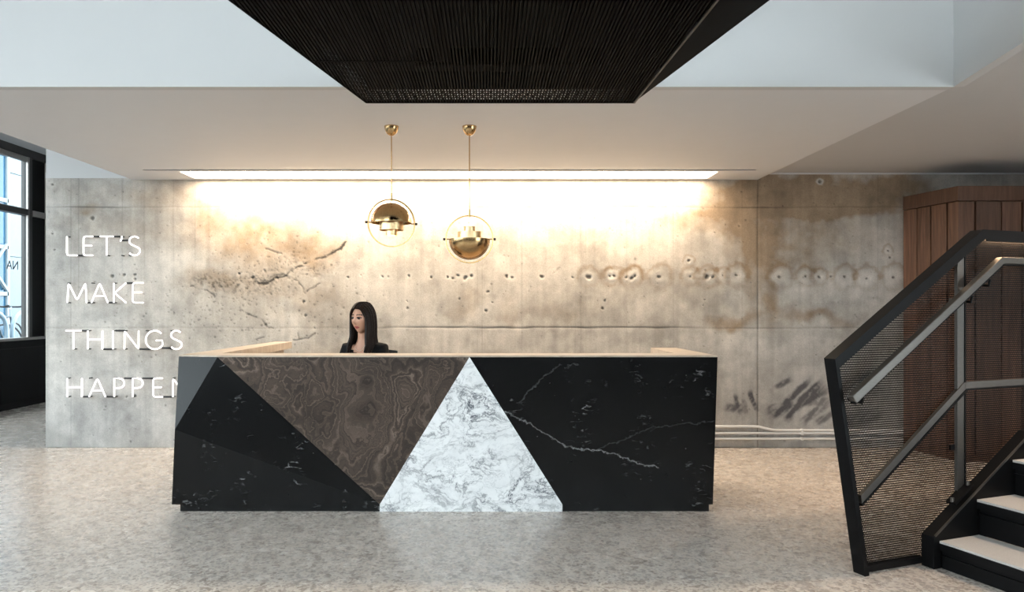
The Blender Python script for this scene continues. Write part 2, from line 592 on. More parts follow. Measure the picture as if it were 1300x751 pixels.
# wall behind the camera with a clerestory band
mb = MB()
mb.box(XF - 0.1, XR + .1, YB - 0.1, YB, 0, 2.5).box(XF - 0.1, XR + .1, YB - 0.1, YB, 4.9, 5.1)
struct(mb, 'wall_front', M['dark_wall'])
cl = struct(MB().box(XF - .1, XR + .1, YB - .08, YB - .02, 2.46, 2.52).box(XF - .1, XR + .1, YB - .08, YB - .02, 4.86, 4.92), 'window_2', M['frame'])
for k in range(9):
    x = XF + 0.1 + k * (XR - XF - 0.2) / 8
    MB().box(x - .03, x + .03, YB - .08, YB - .02, 2.52, 4.86).build('mullion', M['frame'], cl)
for k in range(8):
    x = XF + 0.1 + k * (XR - XF - 0.2) / 8
    MB().box(x + .03, x + (XR - XF - 0.2) / 8 - .03, YB - .055, YB - .045, 2.52, 4.86).build('pane', M['glass'], cl)

# facade with glazing on the left
mb = MB()
mb.box(XF - 0.10, XF, YB, 11.5, 3.58, 3.9)
mb.box(XF - 0.10, XF, YB, 4.04, 3.9, 5.0)
mb.box(XF - 0.10, XF, 10.42, 11.5, 0.0, 3.58)
mb.box(XF - 0.10, XF + .35, YB, -3.8, 0.0, 3.58)
struct(mb, 'wall_left', M['plaster'])
base = struct(MB().box(XF - 0.10, XF + 0.02, -3.8, 10.42, 0.10, 0.93), 'wall_left_base', M['black_metal'])
MB().box(XF - 0.10, XF - .03, -3.8, 10.42, 0.0, 0.10).build('kick_recess', M['dark_void'], base)
MB().box(XF - 0.13, XF + 0.05, -3.8, 10.42, 0.93, 0.965).build('sill', M['frame_lt'], base, bevel=0.004)
MB().box(XF + 0.02, XF + 0.028, -3.8, 10.42, 0.82, 0.83).build('groove', M['dark_void'], base)
win = struct(MB().box(XF - .09, XF + .03, -3.8, 10.42, 3.47, 3.58), 'window_1', M['frame'])
ym = [9.93 - 1.52 * k for k in range(10)]
for k, y in enumerate(ym):
    MB().box(XF - .09, XF + .02, y - .035, y + .035, 0.965, 3.47).build('mullion', M['frame'], win)
    MB().box(XF + .005, XF + .03, y - .075, y - .035, 0.965, 3.47).build('glazing_bead', M['frame_lt'], win)
for k, y in enumerate(ym[:-1]):
    y0, y1 = y - 1.52 + .035, y - .035
    MB().box(XF - .08, XF + .03, y0, y1, 2.66, 2.735).build('transom', M['frame'], win)
    MB().box(XF - .03, XF + .032, y0, y1, 2.735, 2.745).build('transom_edge', M['frame_lt'], win)
    MB().box(XF - .045, XF - .035, y0, y1, 0.965, 2.66).build('pane', M['glass'], win)
    MB().box(XF - .045, XF - .035, y0, y1, 2.745, 3.47).build('pane', M['glass'], win)
    MB().box(XF - .02, XF + .02, y0, y1, 3.40, 3.47).build('head_bead', M['frame_lt'], win)
# solid bay at the end of the glazing
MB().box(XF - .05, XF - .02, 9.965, 10.30, 0.965, 2.66).build('infill_panel', M['black_metal'], win)
MB().box(XF - .05, XF - .02, 9.965, 10.30, 2.74, 3.47).build('infill_panel', M['black_metal'], win)
MB().box(XF - .08, XF + .03, 9.965, 10.30, 2.66, 2.74).build('transom', M['frame_lt'], win)
MB().box(XF - .09, XF + .03, 10.30, 10.42, 0.965, 3.47).build('mullion', M['frame_lt'], win)

# ------------------------------------------------------------------ concrete wall
SW = 900 / YW


def vnoise(x, y, seed):
    xi, yi = np.floor(x).astype(np.int64), np.floor(y).astype(np.int64)
    fx, fy = x - xi, y - yi
    fx, fy = fx * fx * (3 - 2 * fx), fy * fy * (3 - 2 * fy)

    def h(a, b):
        n = (a * 374761393 + b * 668265263 + seed * 1442695041) & 0xffffffff
        n = ((n ^ (n >> 13)) * 1274126177) & 0xffffffff
        n = (n ^ (n >> 16)) & 0xffff
        return n / 65535.0
    return (h(xi, yi) * (1 - fx) + h(xi + 1, yi) * fx) * (1 - fy) + (h(xi, yi + 1) * (1 - fx) + h(xi + 1, yi + 1) * fx) * fy


def fbm(x, y, seed, o=4):
    s = a = 0
    w = 1.0
    for k in range(o):
        s = s + w * vnoise(x * 2 ** k + 17 * k, y * 2 ** k + 9 * k, seed + k)
        a += w
        w *= 0.55
    return s / a


def sstep(a, b, x):
    t = np.clip((x - a) / (b - a), 0, 1)
    return t * t * (3 - 2 * t)


def concrete_wall():
    u0, u1 = 58.0, 1362.0
    v0, v1 = 220.0, EYE * SW + 390     # photograph rows of wall top and floor line
    nu, nv = 1060, 290
    u = np.linspace(u0, u1, nu)
    v = np.linspace(v0, v1, nv)
    U, V = np.meshgrid(u, v)
    rng = np.random.default_rng(5)
    wu = U + 6 * (fbm(U / 14, V / 14, 91) - 0.5)
    wv = V + 6 * (fbm(U / 14, V / 14, 95) - 0.5)
    cu = U + 40 * (fbm(U / 40, V / 40, 31) - 0.5)
    cv = V + 40 * (fbm(U / 40, V / 40, 37) - 0.5)
    tone = 0.86 + 0.26 * (fbm(U / 75, V / 60, 1, 5) - 0.5) * 2 * 0.9 + 0.36 * (fbm(U / 11, V / 16, 4, 5) - 0.5)
    blot = fbm(U / 34, V / 28, 44, 5)
    tone = tone * (1 - 0.14 * sstep(.50, .66, blot) + 0.08 * sstep(.52, .34, blot))
    tone *= 1 + 0.26 * (fbm(U / 5, V / 150, 8, 3) - 0.5)           # board streaks
    tone *= 1 + 0.08 * (fbm(U / 30, V / 400, 18, 2) - 0.5)
    dep = 0.0 * U
    brown = 0.0 * U                                               # warm stain amount, plus painted ceiling shadow
    dark = 0.0 * U                                                # charcoal amount
    pale = 0.0 * U

    def blob(x, y, rx, ry, a=1.0, e=0.5):
        d = np.sqrt(((cu - x) / rx) ** 2 + ((cv - y) / ry) ** 2)
        return a * (1 - sstep(1 - e, 1 + e, d))
    # water stains; the upper right ones also paint in the low ceiling's shadow
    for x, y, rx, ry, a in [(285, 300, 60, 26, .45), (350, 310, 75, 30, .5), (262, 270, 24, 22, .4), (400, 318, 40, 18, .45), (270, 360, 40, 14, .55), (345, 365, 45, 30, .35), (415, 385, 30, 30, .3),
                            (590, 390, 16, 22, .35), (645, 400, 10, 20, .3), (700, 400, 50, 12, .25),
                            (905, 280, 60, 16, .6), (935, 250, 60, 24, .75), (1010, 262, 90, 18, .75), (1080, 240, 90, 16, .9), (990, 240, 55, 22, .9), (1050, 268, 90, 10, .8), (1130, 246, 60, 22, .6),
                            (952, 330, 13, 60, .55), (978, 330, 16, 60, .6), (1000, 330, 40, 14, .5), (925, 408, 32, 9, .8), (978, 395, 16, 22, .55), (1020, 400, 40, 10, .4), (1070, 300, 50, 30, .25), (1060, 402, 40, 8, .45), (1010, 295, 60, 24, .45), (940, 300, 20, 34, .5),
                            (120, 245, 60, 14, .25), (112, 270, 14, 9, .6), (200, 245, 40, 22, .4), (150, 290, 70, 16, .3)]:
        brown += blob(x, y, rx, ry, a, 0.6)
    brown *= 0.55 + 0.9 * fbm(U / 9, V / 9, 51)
    for x, y, rx, ry, a in [(300, 322, 22, 16, .5), (255, 300, 30, 10, .2), (415, 390, 22, 16, .4), (360, 395, 10, 14, .35), (925, 370, 14, 14, .55), (990, 372, 26, 16, .6), (1022, 375, 13, 13, .6), (1054, 378, 16, 14, .6),
                            (1095, 330, 60, 50, .45), (1075, 380, 70, 40, .35), (1010, 440, 70, 40, .3), (880, 470, 60, 50, .2), (72, 400, 14, 170, .35), (150, 540, 80, 20, .2), (80, 548, 24, 12, .5), (345, 388, 22, 8, .4)]:  # pale patches; the ones at far right paint in daylight on the wall
        pale += blob(x, y, rx, ry, a, 0.45)
    # tie-bolt row and other patched holes: (x, y, hole radius, halo radius, ring)
    holes = [(441, 351, 1.6, 6, 0), (458, 350, 1.0, 4, 0), (486, 350, 1.2, 5, 0), (493, 350, 1.2, 5, 0), (321, 351, 2.4, 6, 0), (521, 351, 1.6, 5, 0), (547, 351, 2.4, 6, 0), (569, 351, 1.6, 6, 0), (576, 352, 1.8, 6, 0), (583, 349, 2.2, 6, 0), (591, 352, 2.8, 6, 0), (598, 349, 2.4, 6, 0),
             (644, 351, 2.6, 6, 0), (651, 352, 2.0, 6, 0), (687, 351, 2.4, 6, 0), (727, 351, 1.6, 5, 0), (747, 351, 3.2, 9, 1), (773, 351, 1.6, 8, 1), (779, 350, 2.2, 9, 1), (795, 351, 1.6, 7, 1), (802, 352, 3.0, 10, 1), (806, 349, 2.0, 8, 1), (838, 351, 2.4, 11, 1), (877, 351, 2.0, 9, 1), (897, 351, 3.4, 10, 1), (904, 352, 2.0, 8, 1), (918, 350, 1.4, 8, 1), (936, 350, 2.2, 11, 1),
             (990, 351, 2.4, 11, 1), (1022, 351, 2.0, 9, 1), (1040, 351, 2.4, 8, 1), (1054, 351, 1.6, 6, 0), (1072, 352, 2.0, 11, 1), (1100, 352, 2.2, 11, 1), (1135, 351, 2.2, 12, 1),
             (619, 370, 2.0, 4, 0), (618, 394, 2.4, 5, 0), (624, 384, 1.2, 3, 0), (583, 380, 1.6, 4, 0), (517, 391, 2.0, 3, 0), (518, 381, 1.2, 3, 0), (766, 391, 2.2, 4, 0), (768, 381, 1.4, 3, 0), (895, 380, 1.6, 3, 0), (894, 388, 1.4, 3, 0), (874, 330, 2.0, 5, 1), (1128, 318, 1.6, 5, 1), (1130, 326, 1.4, 4, 0), (908, 294, 1.2, 6, 0), (922, 284, 1.0, 6, 0), (938, 286, 1.2, 5, 0), (1042, 230, 3, 6, 1),
             (171, 348, 2.2, 4, 0), (171, 354, 2.2, 4, 0), (144, 351, 3.0, 4, 0), (158, 349, 2.4, 4, 0), (117, 277, 3.6, 7, 0), (66, 235, 2.0, 6, 0), (70, 317, 1.8, 5, 0), (66, 296, 1.6, 6, 0), (160, 503, 1.6, 4, 0), (171, 503, 1.8, 4, 0), (303, 348, 1.8, 5, 0), (386, 383, 2.0, 4, 0), (387, 400, 2.0, 4, 0)]
    for x, y, rh, rr, ring in holes:
        m = (np.abs(U - x) < 34) & (np.abs(V - y) < 34)
        d = np.hypot(wu[m] - x, (wv[m] - y))
        wob = 1 + 0.35 * (fbm(U[m] / 5 + x, V[m] / 5, 71, 2) - 0.5)
        d = d * wob
        if ring:
            tone[m] *= 1 + 0.08 * (1 - sstep(rr * 0.7, rr * 1.05, d))
            brown[m] = brown[m] * sstep(rr * 0.6, rr * 1.1, d) + 0.55 * np.exp(-((d - rr * 1.4) / (rr * 0.28)) ** 2) * (0.45 + 0.55 * (V[m] < y + 3))
            pale[m] += 0.15 * (1 - sstep(rr * .7, rr * 1.05, d))
            dep[m] -= 0.002 * np.exp(-((d - rr * 0.6) / 1.5) ** 2)
        else:
            tone[m] *= 1 + 0.10 * (1 - sstep(rr * 0.5, rr * 1.05, d))
        hl = 1 - sstep(rh * 0.55, rh * 1.05, d)
        tone[m] *= 1 - 0.70 * hl
        dep[m] += 0.009 * hl
    # bug holes
    for k in range(760):
        x, y = rng.uniform(60, 1150), rng.uniform(228, 560)
        if k < 260:
            x, y = rng.normal(300, 75), rng.normal(392, 30)
        elif k < 400:
            x, y = rng.normal(345, 40), rng.normal(340, 16)
        if not (60 < x < 1200 and 226 < y < 562):
            continue
        rr = rng.choice([0.7, 0.8, 1.0, 1.3], p=[.45, .3, .18, .07])
        m = (np.abs(U - x) < 4) & (np.abs(V - y) < 4)
        d = np.hypot(U[m] - x, (V[m] - y) * rng.uniform(0.8, 1.6))
        hl = 1 - sstep(rr * 0.4, rr * 1.6, d)
        tone[m] *= 1 - 0.52 * hl
        dep[m] += 0.003 * hl

    def line(pts, wd, amt, wob=2.5, dp=0.004, gap=0.0):
        dmin = np.full(U.shape, 1e9)
        qx = U + wob * 2 * (fbm(U / 7, V / 7, 61, 3) - 0.5)
        qy = V + wob * 2 * (fbm(U / 7, V / 7, 67, 3) - 0.5)
        for (ax, ay), (bx, by) in zip(pts[:-1], pts[1:]):
            lx, hx, ly, hy = min(ax, bx) - 8, max(ax, bx) + 8, min(ay, by) - 8, max(ay, by) + 8
            m = (U > lx) & (U < hx) & (V > ly) & (V < hy)
            px, py = qx[m] - ax, qy[m] - ay
            L = (bx - ax) ** 2 + (by - ay) ** 2
            t = np.clip((px * (bx - ax) + py * (by - ay)) / L, 0, 1)
            dmin[m] = np.minimum(dmin[m], np.hypot(px - t * (bx - ax), py - t * (by - ay)))
        k = 1 - sstep(wd * 0.35, wd * 1.3, dmin)
        if gap:
            k = k * sstep(gap - 0.12, gap + 0.12, fbm(U / 9, V / 9, 77, 3))
        return k * amt, k * dp
    for pts, wd, amt, wob, dp, gap in [
        ([(319, 353), (326, 359), (335, 360), (350, 353), (364, 348), (375, 340), (386, 337), (395, 330), (415, 326), (431, 316), (440, 307)], 1.8, .88, 3.0, .004, .40),
        ([(337, 316), (350, 320), (358, 323)], 1.0, .5, 2, .005, .4),
        ([(243, 362), (264, 369), (275, 376), (293, 378), (312, 379)], 1.2, .65, 3, .003, .42),
        ([(330, 358), (345, 352), (360, 346), (378, 358), (388, 372), (395, 366), (405, 360)], 1.0, .45, 3, .005, .45),
        ([(306, 393), (319, 400), (333, 406), (342, 416), (349, 416)], 1.3, .65, 2, .003, .40),
        ([(325, 430), (345, 424), (352, 420)], 1.0, .45, 2, .004, .4),
        ([(372, 432), (383, 429), (392, 428), (400, 423)], 1.2, .6, 2, .003, .38),
        ([(380, 430), (378, 422)], .8, .5, 1, .003, 0),
        ([(702, 346), (711, 339)], 0.8, .35, 2, .002, .3),
        ([(600, 312), (598, 330)], 0.7, .2, 2, .002, .4),
    ]:
        a, b = line(pts, wd, amt, wob, dp, gap)
        tone *= 1 - a
        dep += b
    # rough aggregate around the left crack
    rough = (blob(272, 366, 34, 8, 1, .5) + blob(335, 362, 50, 16, .7, .6) + blob(395, 335, 40, 12, .6, .6))
    g = fbm(U / 2.6, V / 2.6, 81, 2)
    tone *= 1 - 0.42 * np.clip(rough, 0, 1) * sstep(0.5, 0.7, g)
    dep += 0.004 * np.clip(rough, 0, 1) * sstep(0.5, 0.7, g)
    # formwork joints
    for y, w, a, wob in [(262.5, 1.1, .5, 0.5), (415.5, 1.1, .55, 0.4)]:
        q = V - y - wob * 3 * (vnoise(U / 22, U * 0, 5) - 0.5)
        k = 1 - sstep(w * .3, w * 1.2, np.abs(q))
        fade = 0.35 + 0.65 * sstep(.35, .65, fbm(U / 60, U * 0, 12, 2))
        if y > 400:
            fade = fade * sstep(470, 500, U) * (0.35 + 0.65 * (1 - sstep(820, 900, U))) + 0.28
        tone *= 1 - a * k * fade
        dep += 0.003 * k * fade
        k2 = np.exp(-((q - 2.2) / 1.2) ** 2)
        tone *= 1 + 0.06 * k2
    for x, w, a in [(962, 1.1, .55), (737, .8, .22), (744, .7, .12), (612, .8, .22), (606, .6, .12), (662, .8, .18), (855, .8, .22), (795, .7, .12), (1033, .7, .10), (1114, .7, .2), (100, .8, .3), (155, .8, .18), (183, .8, .2), (220, .8, .2), (248, .7, .18), (90, .7, .2), (534, .7, .12), (445, .7, .1), (402, .7, .14), (730, .7, .12), (942, .7, .14)]:
        k = 1 - sstep(w * .3, w * 1.3, np.abs(U - x - 0.6 * (vnoise(V / 30, V * 0, 7) - .5)))
        fade = 0.4 + 0.6 * fbm(V / 25 + x, V * 0, 21, 2) * 1.4
        if x in (100, 155, 183, 220, 248):
            fade = fade * (1 - sstep(300, 420, V))
        tone *= 1 - a * k * fade
        dep += 0.005 * k * fade * (a > .3)
    # charcoal scuffs near the floor on the right
    gr = fbm((U * .7 - V * .7) / 26, (U * .7 + V * .7) / 2.6, 101, 3)
    g2 = fbm(U / 4, V / 4, 103, 3)

    def stroke(ax, ay, bx, by, w, a):
        L = math.hypot(bx - ax, by - ay)
        tx, ty = (bx - ax) / L, (by - ay) / L
        s = (wu - ax) * tx + (wv - ay) * ty
        c = -(wu - ax) * ty + (wv - ay) * tx
        prof = sstep(-2, L * .25, s) * (1 - sstep(L * .7, L + 2, s))
        return a * prof * (1 - sstep(w * .35, w, np.abs(c)))
    for st in [(975, 528, 1012, 508, 9, .75), (985, 522, 1032, 478, 6, .75), (996, 535, 1022, 505, 6, .8), (984, 492, 1005, 480, 5, .6), (1000, 525, 1055, 490, 8, .7), (1008, 515, 1048, 484, 9, .8), (1015, 540, 1055, 508, 7, .55), (1035, 540, 1060, 520, 6, .5), (1010, 510, 1060, 510, 10, .5), (970, 520, 1000, 515, 9, .55),
               (950, 494, 962, 522, 4.5, .85), (933, 500, 940, 528, 3.5, .65), (944, 506, 947, 526, 4, .45), (920, 518, 950, 519, 7, .6), (1060, 500, 1120, 480, 22, .6), (1060, 540, 1130, 520, 12, .4)]:
        dark = np.maximum(dark, stroke(*st))
    dark *= 0.55 + 0.95 * sstep(.28, .56, g2 * .35 + gr * .65)
    for x, y, rx, ry, a in [(690, 402, 40, 8, .12), (815, 365, 60, 6, .08)]:
        dark += blob(x, y, rx, ry, a)
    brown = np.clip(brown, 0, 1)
    pale = np.clip(pale, 0, 1)
    dark = np.clip(dark, 0, 1)
    # smoother lighter band at the free end of the wall, cool daylight tint painted low down and at the sides
    edge = 1 - sstep(80, 90, U + 6 * (vnoise(V / 20, V * 0, 3) - .5))
    tone = tone * (1 + 0.06 * edge)
    cool = np.clip(0.55 * (1 - sstep(120, 330, U)) + 0.45 * sstep(850, 1050, U) + .4 * sstep(430, 540, V), 0, 1)
    warmc = np.array([0.54, 0.475, 0.405])
    coolc = np.array([0.49, 0.482, 0.47])
    base = warmc[None, None] * (1 - cool[..., None]) + coolc[None, None] * cool[..., None]
    base = base * (1 - .45 * pale[..., None]) + np.array([0.60, 0.585, 0.56]) * .45 * pale[..., None]
    colr = base * np.clip(tone, 0.05, 1.5)[..., None]
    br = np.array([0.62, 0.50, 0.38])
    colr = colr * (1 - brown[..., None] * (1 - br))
    colr = colr * (1 - 0.86 * dark[..., None]) + np.array([0.045, 0.045, 0.055]) * 0.86 * dark[..., None]
    dep += 0.002 * (fbm(U / 12, V / 12, 141, 3) - .5)

    X = (U - 620) / SW
    Z = EYE - (V - 390) / SW
    Z[-1, :] = 0.0
    co = np.stack([X, YW + dep, Z], -1).reshape(-1, 3)
    idx = np.arange(nu * nv).reshape(nv, nu)
    q = np.stack([idx[:-1, :-1], idx[1:, :-1], idx[1:, 1:], idx[:-1, 1:]], -1).reshape(-1, 4)
    # wall body behind: border verts pushed back, closed box
    me = bpy.data.meshes.new('wall_back')
    x0, x1, z1 = X[0, 0], X[0, -1], Z[0, 0]
    n = nu * nv
    bverts = np.array([[x0, YW + .22, z1], [x1, YW + .22, z1], [x1, YW + .22, 0], [x0, YW + .22, 0]])
    allv = np.concatenate([co, bverts])
    top, bot, lef, rig = idx[0, :], idx[-1, :], idx[:, 0], idx[:, -1]
    a, b, c, d = n, n + 1, n + 2, n + 3
    faces = q.tolist()
    faces.append([a, b, c, d])
    faces.append(list(top) + [b, a])
    faces.append(list(bot[::-1]) + [d, c])
    faces.append(list(lef[::-1]) + [a, d])
    faces.append(list(rig) + [c, b])
    me.from_pydata(allv, [], faces)
    me.polygons.foreach_set('use_smooth', [True] * len(q) + [False] * 5)
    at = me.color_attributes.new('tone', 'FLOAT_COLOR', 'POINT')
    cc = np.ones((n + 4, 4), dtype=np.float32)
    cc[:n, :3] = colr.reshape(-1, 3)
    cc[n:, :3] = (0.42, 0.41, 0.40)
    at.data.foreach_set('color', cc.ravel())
    me.materials.append(M['concrete'])
    me.update()
    o = bpy.data.objects.new('wall_back', me)
    COL.objects.link(o)
    o['kind'] = 'structure'
    return o


concrete_wall()
XW0 = (58 - 620) / SW
struct(MB().box(XW0, -3.44, YW + .005, YW + .22, EYE + (390 - 220) / SW, 3.9), 'wall_plaster', M['white_wall'])
struct(MB().box(XW0, -3.44, YW - .004, YW + .01, EYE + (390 - 226) / SW, EYE + (390 - 219) / SW), 'trim_1', M['white_wall'])
# pale reveal where the right hand ceiling meets the wall
struct(MB().box(2.652, XR, YW - .03, YW - .002, ZR - .012, ZR), 'trim_2', M['plaster'])

# ------------------------------------------------------------------ reception desk
YD = 4.79
desk = thing('reception_desk', 'faceted reception desk clad in black, brown and white marble', 'desk', (-0.3, YD, 0))
V1 = P(227, 451.3, 4.86)
V2 = P(276, 453, YD)
V3 = P(222, 545, 4.75)
V4 = P(482, 640, YD)
V5 = P(218, 640, 4.79)
T1 = P(596, 453, YD)
T2 = P(911, 453, YD)
B1 = P(714, 640, YD)
B2 = P(905, 640, YD)
ztop = T1.z
V1.z = V2.z = T2.z = ztop
segs = []
root = desk.location


def vein(pts, wd, s):
    q = [P(a, b, YD) for a, b in pts]
    for a, b in zip(q[:-1], q[1:]):
        segs.append(((a.x - root.x, a.z), (b.x - root.x, b.z), wd, s))


vein([(640, 523), (662, 532), (676, 541), (697, 553), (716, 566), (738, 570), (756, 571), (778, 575), (800, 584), (836, 593)], 0.0045, 0.5)
vein([(756, 571), (790, 558), (820, 545), (860, 538), (905, 534)], 0.0035, 0.12)
vein([(658, 512), (676, 492), (690, 478), (712, 462)], 0.004, 0.16)
M['bmarble_vein'] = m_black_marble('black_marble_veined', segs, 3.7, 0.8)
th = (0, 0.03, 0)
for nm, poly, mat, lab in [
    ('marble_panel', [V1, V2, V3], 'bmarble', 'black marble triangle turned towards the window'),
    ('marble_panel', [V2, V4, V3], 'bmarble', 'long black marble triangle beside the brown marble'),
    ('marble_panel', [V3, V4, V5], 'bmarble', 'low black marble triangle above the plinth'),
    ('marble_panel', [V2, T1, V4], 'brmarble', 'brown swirled marble triangle'),
    ('marble_panel', [T1, B1, V4], 'wmarble', 'white veined marble triangle'),
    ('marble_panel', [T1, T2, B2, B1], 'bmarble_vein', 'large black marble panel with a white vein')]:
    o = MB().prism(poly, th).build(nm, M[mat], desk)
    o['label'] = lab
zb = V4.z
yk = YD + 0.012
xk0, xk1, xk2, xk3 = P(227, 645, yk).x + .01, P(482, 645, YD).x, P(714, 645, YD).x, P(900, 645, yk).x
MB().box(xk0, xk1, yk, yk + .04, 0, zb - .002).build('plinth', M['bmarble'], desk)
MB().box(xk1, xk2, yk - .010, yk + .06, 0, zb - .002).build('plinth', M['wmarble'], desk)
MB().box(xk2, xk3, yk, yk + .04, 0, zb - .002).build('plinth', M['bmarble'], desk)
# carcass, wings and pale counter
YL, YRt = 6.72, 5.70
XLo, XLi = -2.022, -1.862
XRo, XRi = 1.507, 1.305
mb = MB()
mb.prism([(V3.x + .03, 4.96, .05), (V3.x + .10, 4.90, .05), (1.50, YD + .07, .05), (1.50, YD + .12, .05), (V3.x + .12, 4.98, .05)], (0, 0, ztop - .06))
mb.build('carcass', M['dark_void'], desk)
MB().prism([V1 + Vector((.01, .03, 0)), V5 + Vector((.01, .05, 0)), Vector((XLo, YL, zb)), Vector((XLo, YL, ztop))], (0.04, 0.0, 0)).build('side_panel', M['bmarble'], desk)
MB().prism([T2 + Vector((-.05, .03, 0)), B2 + Vector((-.05, .03, 0)), Vector((XRo - .05, YRt, zb)), Vector((XRo - .05, YRt, ztop))], (0.04, 0.0, 0)).build('side_panel', M['bmarble'], desk)
MB().box(XLo + .05, XLo + .09, 4.98, YL - .02, 0, ztop - .02).build('wing_wall', M['counter'], desk)
MB().box(XRi + .08, XRi + .12, YD + .12, YRt - .02, 0, ztop - .02).build('wing_wall', M['counter'], desk)
zc = ztop + 0.011
cf = [(V1.x, V1.y, ztop), (V2.x, V2.y - .003, ztop), (T2.x, T2.y - .003, ztop), (T2.x - .01, YD + .24, ztop), (V1.x + .02, YD + .24, ztop)]
MB().prism(cf, (0, 0, .011)).build('counter_top', M['counter'], desk)
mb = MB()
mb.prism([(V1.x + .02, YD + .24, zc - .062), (XLi - .03, YD + .24, zc - .062), (XLi, YL, zc - .062), (XLo, YL, zc - .062)], (0, 0, .062))
mb.build('counter_top', M['counter'], desk)
mb = MB()
mb.prism([(XRi + .015, YD + .24, zc - .055), (T2.x - .01, YD + .24, zc - .055), (XRo, YRt, zc - .055), (XRi, YRt, zc - .055)], (0, 0, .055))
mb.build('counter_top', M['counter'], desk)
MB().box(XLi - .05, XRi + .08, YD + .13, 5.42, .71, .74).build('work_surface', M['counter'], desk)
MB().box(-.2, .2, YD + .13, 5.35, .0, .71).build('pedestal', M['dark_void'], desk)

# ------------------------------------------------------------------ pendant lamps


def pendant(px, py, up, yaw, label):
    Y = 4.92
    c = P(px, py, Y)
    t = thing('pendant_lamp', label, 'lamp', (c.x, Y, c.z), 'brass pendant lamps over the desk')
    rr = 0.163
    ca, sa = math.cos(yaw), math.sin(yaw)

    def loc(x, y, z):
        return Vector((c.x + x * ca - y * sa, Y + x * sa + y * ca, c.z + z))
    s = 1 if up else -1
    # ceiling canopy and rod
    MB().lathe([(0.0005, -.066), (.014, -.064), (.027, -.056), (.038, -.043), (.046, -.024), (.050, -.004), (.050, 0), (.0005, 0)], (c.x, Y, ZL), 32).build('canopy', M['brass'], t, smooth=True)
    MB().tube([(c.x, Y, ZL - .06), (c.x, Y, c.z + rr)], .0042, 10).build('rod', M['brass'], t, smooth=True)
    MB().lathe([(.0005, .0), (.007, 0), (.007, .055), (.0005, .055)], (c.x, Y, c.z + rr - .01), 14).build('rod_sleeve', M['brass'], t, smooth=True)
    # hoop, flat ring
    vs, fs = [], []
    N = 96
    for i in range(N):
        a = 2 * math.pi * i / N
        for dr, dy in ((-.0045, -.007), (.0045, -.007), (.0045, .007), (-.0045, .007)):
            vs.append(loc((rr + dr) * math.cos(a), dy, (rr + dr) * math.sin(a)))
    for i in range(N):
        j = (i + 1) % N
        for k in range(4):
            l = (k + 1) % 4
            fs.append((i * 4 + k, i * 4 + l, j * 4 + l, j * 4 + k))
    hp_ = MB().add(vs, fs).build('hoop', M['brass'], t, smooth=True)
    for sx in (-1, 1):
        MB().tube([loc(sx * .135, 0, 0), loc(sx * (rr + .003), 0, 0)], .0045, 10).build('pivot', M['brass'], hp_, smooth=True)
        MB().tube([loc(sx * (rr + .003), 0, 0), loc(sx * (rr + .020), 0, 0)], .0085, 14).build('knob', M['dark_void'], hp_, smooth=True)
    # dome of two quarter shells
    rd = 0.142
    for half in (0, 1):
        vs, fs = [], []
        na, nb = 24, 20
        for r_ in (rd - half * .003, rd - half * .003 - .002):
            for i in range(na + 1):
                th_ = math.pi * i / na + half * math.pi
                for j in range(nb + 1):
                    ph = math.pi / 2 * j / nb
                    vs.append(loc(r_ * math.cos(th_) * math.cos(ph), r_ * math.sin(th_) * math.cos(ph), s * r_ * math.sin(ph)))
        n1 = (na + 1) * (nb + 1)
        for L in (0, 1):
            for i in range(na):
                for j in range(nb):
                    p = L * n1 + i * (nb + 1) + j
                    fs.append((p, p + nb + 1, p + nb + 2, p + 1))
        for i in range(na):
            p, q = i * (nb + 1), (i + 1) * (nb + 1)
            fs.append((p, q, q + n1, p + n1))
        MB().add(vs, fs).build('shade', M['brass'], t, smooth=True)
    # stepped cylinders showing out of the dome
    def cyl(name, r_, z0, z1, mat):
        MB().lathe([(r_, s * z0), (r_, s * z1), (r_ - .003, s * z1), (r_ - .003, s * z0), (r_, s * z0)], (c.x, Y, c.z), 40).build(name, mat, t, smooth=True)
    cyl('inner_cylinder', .083, .03, -.050, M['brass_glow'])
    cyl('inner_cylinder', .040, -.02, -.088, M['brass_glow'])
    prof = [(.0005, -.028)] + [(.028 * math.sin(a), -.028 * math.cos(a)) for a in [math.pi * k / 10 for k in range(1, 10)]] + [(.0005, .028)]
    MB().lathe(prof, (c.x, Y, c.z + s * -.055), 20).build('bulb', M['bulb'], t, smooth=True)
    return t


pendant(497, 283, True, R(20), 'brass hoop pendant lamp with its dome turned up')
pendant(596, 303.5, False, 0.0, 'brass hoop pendant lamp with its dome turned down')

# ------------------------------------------------------------------ wall light in the ceiling and air slot
cv = thing('cove_light', 'long glowing warm light strip recessed in the ceiling along the concrete wall', 'light', ((lx0 + lx1) / 2, 6.735, ZL))
MB().box(lx0 + .005, lx1 - .005, 6.60, 6.87, ZL + .035, ZL + .045).build('diffuser', M['cove'], cv)
MB().box(lx0 + .001, lx1 - .001, 6.572, 6.898, ZL + .046, ZL + .07).build('housing', M['white_wall'], cv)
sl = thing('air_slot', 'thin dark linear air slot in the white ceiling', 'vent', ((xs0 + xs1) / 2, 6.4975, ZL))
MB().box(xs0 + .001, xs1 - .001, 6.456, 6.509, ZL + .03, ZL + .05).build('slot_back', M['dark_void'], sl)
for a, b in [(xs0, -2.62), (-2.62, -0.55), (-0.55, 1.2), (1.2, xs1)]:
    MB().box(a + .004, b - .004, 6.4565, 6.4595, ZL + .001, ZL + .03).build('blade', M['frame'], sl)

# ------------------------------------------------------------------ neon words
YN = YW - 0.055


def arc(cx, cy, rx, ry, a0, a1, n=10):
    return [(cx + rx * math.cos(R(a0 + (a1 - a0) * i / n)), cy + ry * math.sin(R(a0 + (a1 - a0) * i / n))) for i in range(n + 1)]


